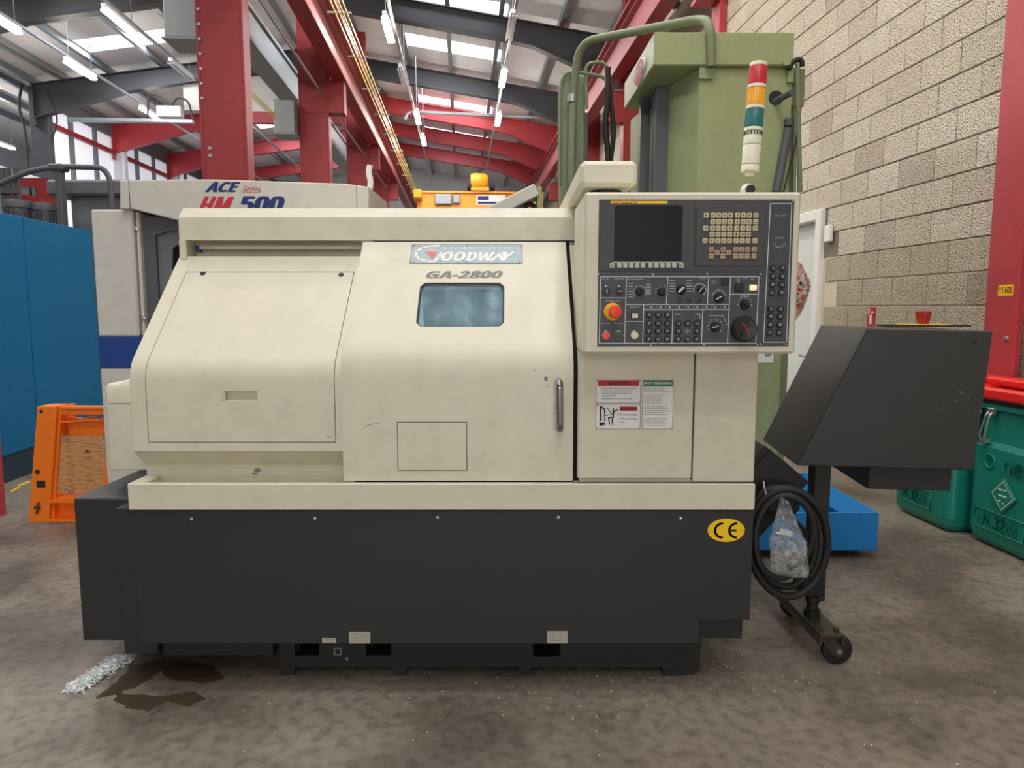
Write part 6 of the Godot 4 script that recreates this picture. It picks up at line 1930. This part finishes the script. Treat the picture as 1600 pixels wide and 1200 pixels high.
# ---------------------------------------------------------------- left edge
func left_side() -> void:
	var bl := thing("blue_cabinet", "large scuffed bright blue sheet metal enclosure along the left edge", "enclosure", Vector3(-4.4, 0, -6.4), "", HB)
	var mb := MB.new()
	mb.box(-5.0, -3.915, 0.0, 0.24, -7.9, -4.2)
	part(bl, "plinth", mb, mat(Color(0.05, 0.2, 0.28), 0.5))
	var k := 0
	for w in [[4.2, 5.48], [5.485, 6.735], [6.742, 7.93]]:
		mb = MB.new()
		mb.box(-5.0, -3.9, 0.235, 2.3, -w[1], -w[0], 0.006)
		part(bl, "panel", mb, M.blue)
		k += 1
	# dark motors on the far side of the enclosure
	k = 0
	for m in [[8, 52, 322, 352], [54, 90, 327, 356]]:
		var a := at(m[0], m[2], 8.4); var b := at(m[1], m[3], 8.4)
		var o := Vector3((a.x + b.x) / 2, b.y - 0.05, -8.4)
		var r := (b.x - a.x) / 2
		mb = MB.new()
		mb.lathe([[0.0, 0.0], [r * 0.9, 0.0], [r * 0.9, 0.24], [r, 0.24], [r, 0.30], [r * 0.85, 0.33], [0.0, 0.33]], o, Vector3.UP, 22)
		mb.box(o.x - 0.03, o.x + 0.03, 0, o.y, -8.5, -8.3)
		var mo := single("electric_motor", mb, M.slide, ["wide dark motor behind the blue enclosure, nearest the left edge", "ribbed dark motor behind the blue enclosure, right of the wide one"][k], "motor", Vector3(o.x, 0, -8.4), "motors behind the blue enclosure")
		mb = MB.new()
		for i in 22:
			var t := TAU * i / 22
			mb.bar(o + Vector3(cos(t) * r * 0.93, 0.02, sin(t) * r * 0.93), o + Vector3(cos(t) * r * 0.93, 0.22, sin(t) * r * 0.93), 0.012, 0.03, 0.0, Vector3(cos(t), 0, sin(t)))
		part(mo, "rib", mb, M.slide)
		k += 1
	var mh := thing("grey_cabinet", "dark grey cabinet with an overhanging top behind the blue enclosure", "cabinet", at(150, 500, 8.7))
	mb = MB.new()
	var m0 := at(72, 305, 8.5); var m1 := at(215, 280, 8.5); var m2 := at(110, 306, 8.6)
	mb.box(m0.x, m1.x, m0.y, m1.y, -9.6, -8.5, 0.025)
	part(mh, "top", mb, M.mid_grey)
	mb = MB.new()
	mb.box(m2.x, m1.x - 0.02, 0.0, m2.y, -9.4, -8.6, 0.01)
	part(mh, "body", mb, M.mid_grey)
	mb = MB.new()
	for i in 9:
		var v := at(93, 309 + i * 6.0, 8.7)
		mb.lathe([[0.0, -0.025], [0.03, -0.025], [0.045, 0.0], [0.03, 0.025], [0.0, 0.025]], v, Vector3.UP, 8)
	part(mh, "chain_guide", mb, M.black)
	mb = MB.new()
	mb.tube(fillet([at(-30, 300, 8.2), at(50, 266, 8.2), at(95, 260, 8.2), at(162, 262, 8.2), at(173, 282, 8.2), at(175, 330, 8.2)], 0.12, 6), 0.03, 10)
	mb.box(at(90, 300, 8.2).x, at(100, 300, 8.2).x, 0.0, at(95, 258, 8.2).y, -8.25, -8.15, 0.01)
	mb.box(at(82, 300, 8.2).x, at(106, 300, 8.2).x, at(95, 268, 8.2).y, at(95, 257, 8.2).y, -8.28, -8.12, 0.02)
	single("hydraulic_pipe", mb, M.slide, "dark bent pipe on a stub post above the blue enclosure", "pipe", at(95, 300, 8.2))
	mb = MB.new()
	for x in [4, 12, 25]: mb.box(at(x, 300, 9.5).x - 0.03, at(x, 300, 9.5).x + 0.03, 0, at(x, 262, 9.5).y, -9.56, -9.5)
	for y in [280, 300]: mb.box(at(-10, y, 9.5).x, at(28, y, 9.5).x, at(4, y, 9.5).y - 0.02, at(4, y, 9.5).y + 0.02, -9.5, -9.46)
	single("storage_rack", mb, M.slide, "dark slender rack far behind at the left edge", "rack", at(10, 340, 9.5))
	mb = MB.new()
	var r0 := at(10, 326, 10.0); var r1 := at(62, 308, 10.0)
	mb.slab(r0, Vector3(r1.x, r0.y, r1.z), Vector3(r1.x, r1.y, r1.z), Vector3(r0.x, r1.y + 0.08, r1.z), Vector3(0, 0, -0.4))
	mb.box(r0.x, r1.x, 0, r0.y, -10.4, -10.0)
	single("red_bench", mb, M.red, "bright red shape far behind the dark motors at the left", "bench", Vector3(r0.x, 0, -10.2))
	mb = MB.new()
	mb.box(at(58, 300, 10.5).x, at(74, 300, 10.5).x, 0, at(62, 278, 10.5).y, -10.7, -10.5)
	mb.box(at(32, 300, 10.6).x, at(58, 300, 10.6).x, at(40, 292, 10.6).y, at(40, 278, 10.6).y, -10.7, -10.6)
	single("red_post", mb, M.oxide, "short dark red post behind the motors at the left", "post", at(66, 330, 10.5))
	mb = MB.new()
	mb.box(-3.95, at(3, 760, 5.0).x - 0.01, 0, 0.6, -5.04, -5.0, 0.004)
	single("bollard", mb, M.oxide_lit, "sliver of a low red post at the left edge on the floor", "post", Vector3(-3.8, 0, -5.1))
	# orange frame with plywood
	var of := thing("orange_frame", "orange steel frame holding a plywood board, leaning behind the left end of the cream machine", "frame", at(100, 815, 4.85))
	var poly := func(pts: Array, z0: float, z1: float, m: Material, called: String, c := 0.003, label := ""):
		var p := PackedVector2Array()
		for q in pts:
			var v := at(q[0], q[1], z0)
			p.append(Vector2(v.x, maxf(v.y, 0.0)))
		var b := MB.new()
		b.prism(p, Vector3(0, 0, -z1), Vector3.RIGHT, Vector3.UP, Vector3(0, 0, z1 - z0), c)
		return part(of, called, b, m, label)
	var po = poly.call([[44, 816], [76, 816], [89, 635], [58, 635]], 4.85, 5.0, M.orange, "post")
	poly.call([[76, 816], [84, 816], [96, 636], [89, 635]], 4.88, 5.05, M.orange, "post_flange")
	mb = MB.new()
	for q in [[58.5, 737.5, 0.017], [64.5, 643, 0.012]]: mb.lathe([[0.0, 0.0], [q[2], 0.0], [q[2], 0.002], [0.0, 0.002]], at(q[0], q[1], 4.85), Vector3(0, 0, 1), 16)
	var sq := at(64, 756.5, 4.85)
	mb.box(sq.x - 0.03, sq.x + 0.03, sq.y - 0.025, sq.y + 0.025, -4.85, -4.848)
	part(po, "hole", mb, M.gap)
	mb = MB.new()
	mb.tube([at(54, 793, 4.83), at(62, 793, 4.83)], 0.012, 8); mb.tube([at(57, 803, 4.84), at(60, 785, 4.84)], 0.006, 6)
	part(po, "pin", mb, M.oily)
	poly.call([[94, 648], [178, 648], [178, 637], [95, 637]], 4.86, 4.98, M.orange, "top_rail")
	poly.call([[94, 639], [178, 639], [178, 635.5], [94, 635.5]], 4.84, 4.87, M.orange, "top_rail", 0.001)
	poly.call([[77, 786], [178, 786], [178, 782], [78, 782]], 4.84, 5.0, M.orange, "bottom_rail", 0.001)
	poly.call([[76, 816], [178, 816], [178, 811.5], [76, 811.5]], 4.84, 5.0, M.orange, "bottom_rail", 0.001)
	poly.call([[77, 812], [178, 812], [178, 785], [78, 785]], 4.93, 5.0, M.orange, "bottom_rail", 0.0)
	var rp = poly.call([[160, 786], [200, 786], [200, 650], [169, 650]], 4.88, 5.0, M.orange, "post")
	mb = MB.new()
	mb.lathe([[0.0, 0.0], [0.018, 0.0], [0.018, 0.002], [0.0, 0.002]], at(186, 738, 4.88), Vector3(0, 0, 1), 16)
	part(rp, "hole", mb, M.gap)
	var ply = poly.call([[88, 772], [163, 772], [168, 681], [95, 681]], 4.9, 4.92, M.ply, "board", 0.002, "bare plywood board with a dark knot")
	mb = MB.new()
	for q in [[97, 684.5], [103, 685], [165, 684.5], [105, 767], [110, 768]]:
		var ring := []
		var v := at(q[0], q[1], 4.895)
		for i in 14: ring.append(v + Vector3(cos(TAU * i / 14) * 0.016, sin(TAU * i / 14) * 0.016, 0))
		mb = MB.new()
		mb.tube(ring, 0.003, 5, true)
		part(ply, "eyelet", mb, M.steel)
	mb = MB.new()
	blot(mb, at(136.5, 705, 4.899), 0.016, 0.009)
	part(ply, "knot", mb, mat(Color(0.32, 0.2, 0.12), 0.8))
	poly.call([[106, 681], [169, 681], [169, 655], [107, 662]], 4.94, 5.05, M.orange, "stacked_bar", 0.003)
	var bz := 4.9
	for q in [[96, 659, 169, 654], [108, 663, 150, 649], [100, 652, 168, 660]]:
		mb = MB.new()
		mb.bar(at(q[0], q[1], bz), at(q[2], q[3], bz), 0.05, 0.014, 0.002)
		part(of, "stacked_bar", mb, M.orange)
		bz += 0.03

# ---------------------------------------------------------------- right edge
func right_side() -> void:
	var k := 0
	for w in [[3.62, 4.31], [4.37, 4.98]]:
		var w0: float = w[0]; var w1: float = w[1]
		var u0: float = 3.28 if k == 0 else 3.2
		var u1 := u0 + 0.6
		var bn := thing("waste_bin", ["dark green lidded waste bin with embossed lettering at the right edge", "dark green waste bin half hidden behind the charcoal conveyor head"][k], "bin", Vector3((u0 + u1) / 2, 0, -(w0 + w1) / 2), "green waste bins", HB)
		var rr := func(c: float, x0: float, x1: float, z0: float, z1: float):
			var p := PackedVector2Array()
			for q in [[x1 - c, z1 - c, 0], [x0 + c, z1 - c, 1], [x0 + c, z0 + c, 2], [x1 - c, z0 + c, 3]]:
				for i in 6:
					var a: float = PI / 2 * (q[2] + i / 5.0)
					p.append(Vector2(q[0] + cos(a) * c, q[1] + sin(a) * c))
			return p
		var mb := MB.new()
		var loops := [[0.0, 0.06], [0.015, 0.03], [0.05, 0.008], [0.1, 0.0], [0.63, 0.0], [0.665, 0.025], [0.87, 0.025], [0.87, 0.0], [0.9, 0.0], [0.9, 0.03]]
		var rings := []
		for l in loops:
			var ring := []
			for q in rr.call(0.06, u0 + l[1], u1 - l[1], -w1 + l[1], -w0 - l[1]): ring.append(Vector3(q.x, l[0], q.y))
			rings.append(ring)
		for i in loops.size() - 1:
			var m: int = rings[i].size()
			for j in m: mb.quad(rings[i][(j + 1) % m], rings[i][j], rings[i + 1][j], rings[i + 1][(j + 1) % m])
		for j in range(1, rings[0].size() - 1): mb.tri(rings[0][0], rings[0][j], rings[0][j + 1])
		part(bn, "body", mb, M.bin)
		mb = MB.new()
		var lid := rr.call(0.06, u0 - 0.03, u1 + 0.02, -w1 - 0.012, -w0 + 0.012) as PackedVector2Array
		var lq := PackedVector2Array()
		for q in lid: lq.append(Vector2(q.y, q.x))
		mb.prism(lq, Vector3(0, 0.93, 0), Vector3(0, 0, 1), Vector3(1, 0, 0), Vector3(0, 0.075, 0), 0.015)
		mb.obox(Vector3((u0 + u1) / 2, 1.02, -(w0 + w1) / 2), Basis(Vector3(0, 0, 1), -0.08), Vector3(u1 - u0 - 0.05, 0.05, w1 - w0 - 0.1), 0.015)
		part(bn, "lid", mb, M.bin_lid, "bright red lid")
		mb = MB.new()
		mb.box(u0 + 0.0, u1, 0.9, 0.93, -w1 + 0.03, -w0 - 0.03)
		part(bn, "gasket", mb, M.rubber)
		# wire latch near the far corner
		mb = MB.new()
		var lw := w1 - 0.15
		mb.tube(fillet([Vector3(u0 + 0.005, 0.86, -lw), Vector3(u0 - 0.03, 0.84, -lw), Vector3(u0 - 0.045, 0.7, -lw - 0.03), Vector3(u0 - 0.03, 0.66, -lw - 0.02)], 0.03), 0.007, 8)
		mb.tube(fillet([Vector3(u0 + 0.005, 0.86, -lw + 0.03), Vector3(u0 - 0.03, 0.84, -lw + 0.03), Vector3(u0 - 0.045, 0.68, -lw + 0.01), Vector3(u0 - 0.03, 0.66, -lw - 0.02)], 0.03), 0.007, 8)
		mb.box(u0 - 0.02, u0 + 0.01, 0.84, 0.88, -lw - 0.01, -lw + 0.04, 0.004); mb.box(u0 - 0.03, u0 + 0.02, 0.65, 0.68, -lw - 0.05, -lw + 0.0, 0.004)
		part(bn, "latch", mb, M.steel)
		# embossing on the face towards the hall
		mb = MB.new()
		var E := func(a: float, y: float): return Vector3(u0 - 0.003, y, -lerpf(w1, w0, a))
		var emb := func(s: String, a0: float, yy1: float, a1: float, yy0: float, f: Font): write(mb, s, E.call(a0, yy1), E.call(a1, yy1), E.call(a0, yy0), f, 0.0, 4.0, 0.0, 0.007)
		emb.call("UN 3288", 0.16, 0.215, 0.62, 0.135, plainf)
		emb.call("nex", 0.42, 0.575, 0.75, 0.5, plainf); emb.call("Y", 0.22, 0.57, 0.28, 0.52, plainf)
		var circ := PackedVector2Array()
		for i in 20: circ.append(Vector2(cos(TAU * i / 20) * 0.042, sin(TAU * i / 20) * 0.042))
		var cpath := []
		for q in circ: cpath.append(E.call(0.25, 0.545) + Vector3(0, q.y, q.x))
		mb.tube(cpath, 0.006, 6, true)
		mb.tube([E.call(0.12, 0.115), E.call(0.7, 0.115), E.call(0.7, 0.235), E.call(0.12, 0.235)], 0.005, 6, true)
		part(bn, "embossing", mb, M.bin)
		mb = MB.new()
		mb.prism(PackedVector2Array([Vector2(0, -0.11), Vector2(0.105, 0), Vector2(0, 0.11), Vector2(-0.105, 0)]), E.call(0.45, 0.36), Vector3(0, 0, 1), Vector3.UP, Vector3(-0.012, 0, 0), 0.004)
		var pl := part(bn, "placard", mb, M.bin, "diamond shaped placard holder")
		mb = MB.new()
		var e: Vector3 = E.call(0.45, 0.36) + Vector3(-0.013, 0, 0)
		mb.stroke(PackedVector2Array([Vector2(0, -0.088), Vector2(0.085, 0), Vector2(0, 0.088), Vector2(-0.085, 0)]), 0.004, e, Vector3(0, 0, 1), Vector3.UP, true)
		for q in [[-0.03, 0.0, 0.035], [-0.035, 0.035, 0.0], [0.005, 0.038, 0.03], [-0.03, -0.035, -0.01], [0.0, -0.045, 0.02]]: mb.stroke(PackedVector2Array([Vector2(q[0], q[1]), Vector2(q[2], q[1])]), 0.009, e, Vector3(0, 0, 1), Vector3.UP)
		part(pl, "placard_print", mb, M.white)
		k += 1
	# patterned sack hanging at the door
	var f := noise(4.0, 23, 3)
	var mb2 := MB.new()
	var rows := []
	for j in 19:
		var v := j / 18.0
		var py := lerpf(404, 503, v)
		var r := 0.012 + 0.16 * sin(PI * pow(v, 0.8)) * (0.8 + 0.3 * v)
		var c := at(1240, py, 7.4)
		var ring := []
		for i in 20:
			var a := TAU * i / 20
			ring.append(c + Vector3(cos(a), 0, sin(a) * 0.6) * r * (1.0 + 0.25 * f.get_noise_3d(cos(a), v * 2.0, sin(a))))
		rows.append(ring)
	for j in 18:
		for i in 20: mb2.quad(rows[j + 1][i], rows[j][i], rows[j][(i + 1) % 20], rows[j + 1][(i + 1) % 20])
	single("plastic_sack", mb2, M.sack, "red, white and grey printed plastic sack hanging beside the pale door", "sack", at(1240, 503, 7.4))
	mb2 = MB.new()
	mb2.tube(fillet([at(1235, 404, 7.4), at(1236, 392, 7.4), at(1240, 385, 7.5)], 0.03), 0.01, 6)
	single("hook", mb2, M.steel, "small hook holding the printed sack beside the door", "hook", at(1238, 395, 7.45))

func ground(px: float, py: float, h := 0.0) -> Vector3:
	var r := ray(px, py)
	return Vector3(0, EYE, 0) + r * ((h - EYE) / r.y)

func floor_litter() -> void:
	var rng := RandomNumberGenerator.new()
	rng.seed = 77
	# coolant stain
	var f := noise(3.0, 5, 4)
	var mb := MB.new()
	for patch in [[[150, 1092], [185, 1062], [205, 1040], [255, 1030], [330, 1040], [352, 1060], [318, 1068], [270, 1062], [250, 1050], [228, 1066], [190, 1082]], [[182, 1098], [178, 1083], [262, 1088], [300, 1080], [322, 1092], [292, 1104], [262, 1096], [232, 1110], [200, 1106]], [[230, 1118], [246, 1110], [240, 1116]]]:
		var p := PackedVector2Array()
		for i in patch.size():
			var a := ground(patch[i][0], patch[i][1]); var b := ground(patch[(i + 1) % patch.size()][0], patch[(i + 1) % patch.size()][1])
			for j in 9:
				var v := a.lerp(b, j / 9.0)
				p.append(Vector2(v.z + 0.012 * f.get_noise_2d(v.x * 6, v.z * 6), v.x + 0.02 * f.get_noise_2d(v.z * 6 + 9, v.x * 6)))
		if not Geometry2D.triangulate_polygon(p).is_empty(): mb.prism(p, Vector3.ZERO, Vector3(0, 0, 1), Vector3(1, 0, 0), Vector3(0, 0.0015, 0))
	var st := single("coolant_puddle", mb, M.puddle, "dark brown wet stain on the floor under the front left corner of the cream machine", "puddle", ground(240, 1070))
	# pale swarf beside it
	mb = MB.new()
	mb.obox(Vector3.ZERO, Basis(), Vector3(0.03, 0.002, 0.005)); mb.obox(Vector3(0.012, 0.003, 0.004), Basis(Vector3.UP, 0.8), Vector3(0.022, 0.002, 0.005))
	scatter("swarf_heap", mb.mesh(), M.swarf, "heap of bright curled swarf on the floor beside the dark stain", "swarf", ground(150, 1055), 620, func():
		var t := rng.randf(); var s := rng.randfn(0.0, 0.33)
		var a := ground(192, 1030); var b := ground(112, 1082)
		var n := (b - a).cross(Vector3.UP).normalized()
		var w := 0.075 * (1.0 - 0.5 * absf(t - 0.45))
		var p := a.lerp(b, t) + n * s * w
		p.y = 0.002 + rng.randf() * 0.012
		return Transform3D(Basis.from_euler(Vector3(rng.randf_range(-0.5, 0.5), rng.randf() * TAU, rng.randf_range(-0.5, 0.5))).scaled(Vector3.ONE * rng.randf_range(0.4, 1.2)), p))
	mb = MB.new()
	for q in [[[16, 767], [30, 760], [31, 762], [18, 769]], [[28, 758], [46, 751], [47, 753], [30, 760]]]:
		var p := PackedVector2Array()
		for e in q:
			var v := ground(e[0], e[1])
			p.append(Vector2(v.z, v.x))
		mb.prism(p, Vector3.ZERO, Vector3(0, 0, 1), Vector3(1, 0, 0), Vector3(0, 0.001, 0))
	single("floor_marking", mb, M.yellow, "worn yellow line painted on the floor beside the blue enclosure", "marking", ground(32, 760))
	# loose chips over the floor
	mb = MB.new()
	mb.obox(Vector3.ZERO, Basis(), Vector3(0.006, 0.0018, 0.0028)); mb.obox(Vector3(0.003, 0.001, 0.001), Basis(Vector3.UP, 0.9), Vector3(0.004, 0.0016, 0.002))
	scatter("metal_chips", mb.mesh(), M.chip, "tiny bright metal chips strewn over the floor in front of the machine", "chips", ground(800, 1130), 800, func():
		var p := Vector3(rng.randfn(0.55, 0.95), 0.001, -rng.randf_range(1.5, 2.95))
		if rng.randf() < 0.35: p = Vector3(rng.randfn(0.7, 0.7), 0.001, -rng.randfn(2.72, 0.12))
		var s := 0.35 + 0.95 * pow(rng.randf(), 4.0)
		return Transform3D(Basis(Vector3.UP, rng.randf() * TAU).scaled(Vector3.ONE * s), p))

func scatter(called: String, mesh: Mesh, m: Material, label: String, category: String, base: Vector3, count: int, place: Callable) -> void:
	var mm := MultiMesh.new()
	mm.transform_format = MultiMesh.TRANSFORM_3D
	mm.mesh = mesh
	mm.instance_count = count
	for i in count:
		var t: Transform3D = place.call()
		t.origin -= base
		mm.set_instance_transform(i, t)
	var o := MultiMeshInstance3D.new()
	o.name = called
	o.multimesh = mm
	o.material_override = m
	o.position = base
	add_child(o)
	tag(o, label, category)
	o.set_meta("kind", "stuff")
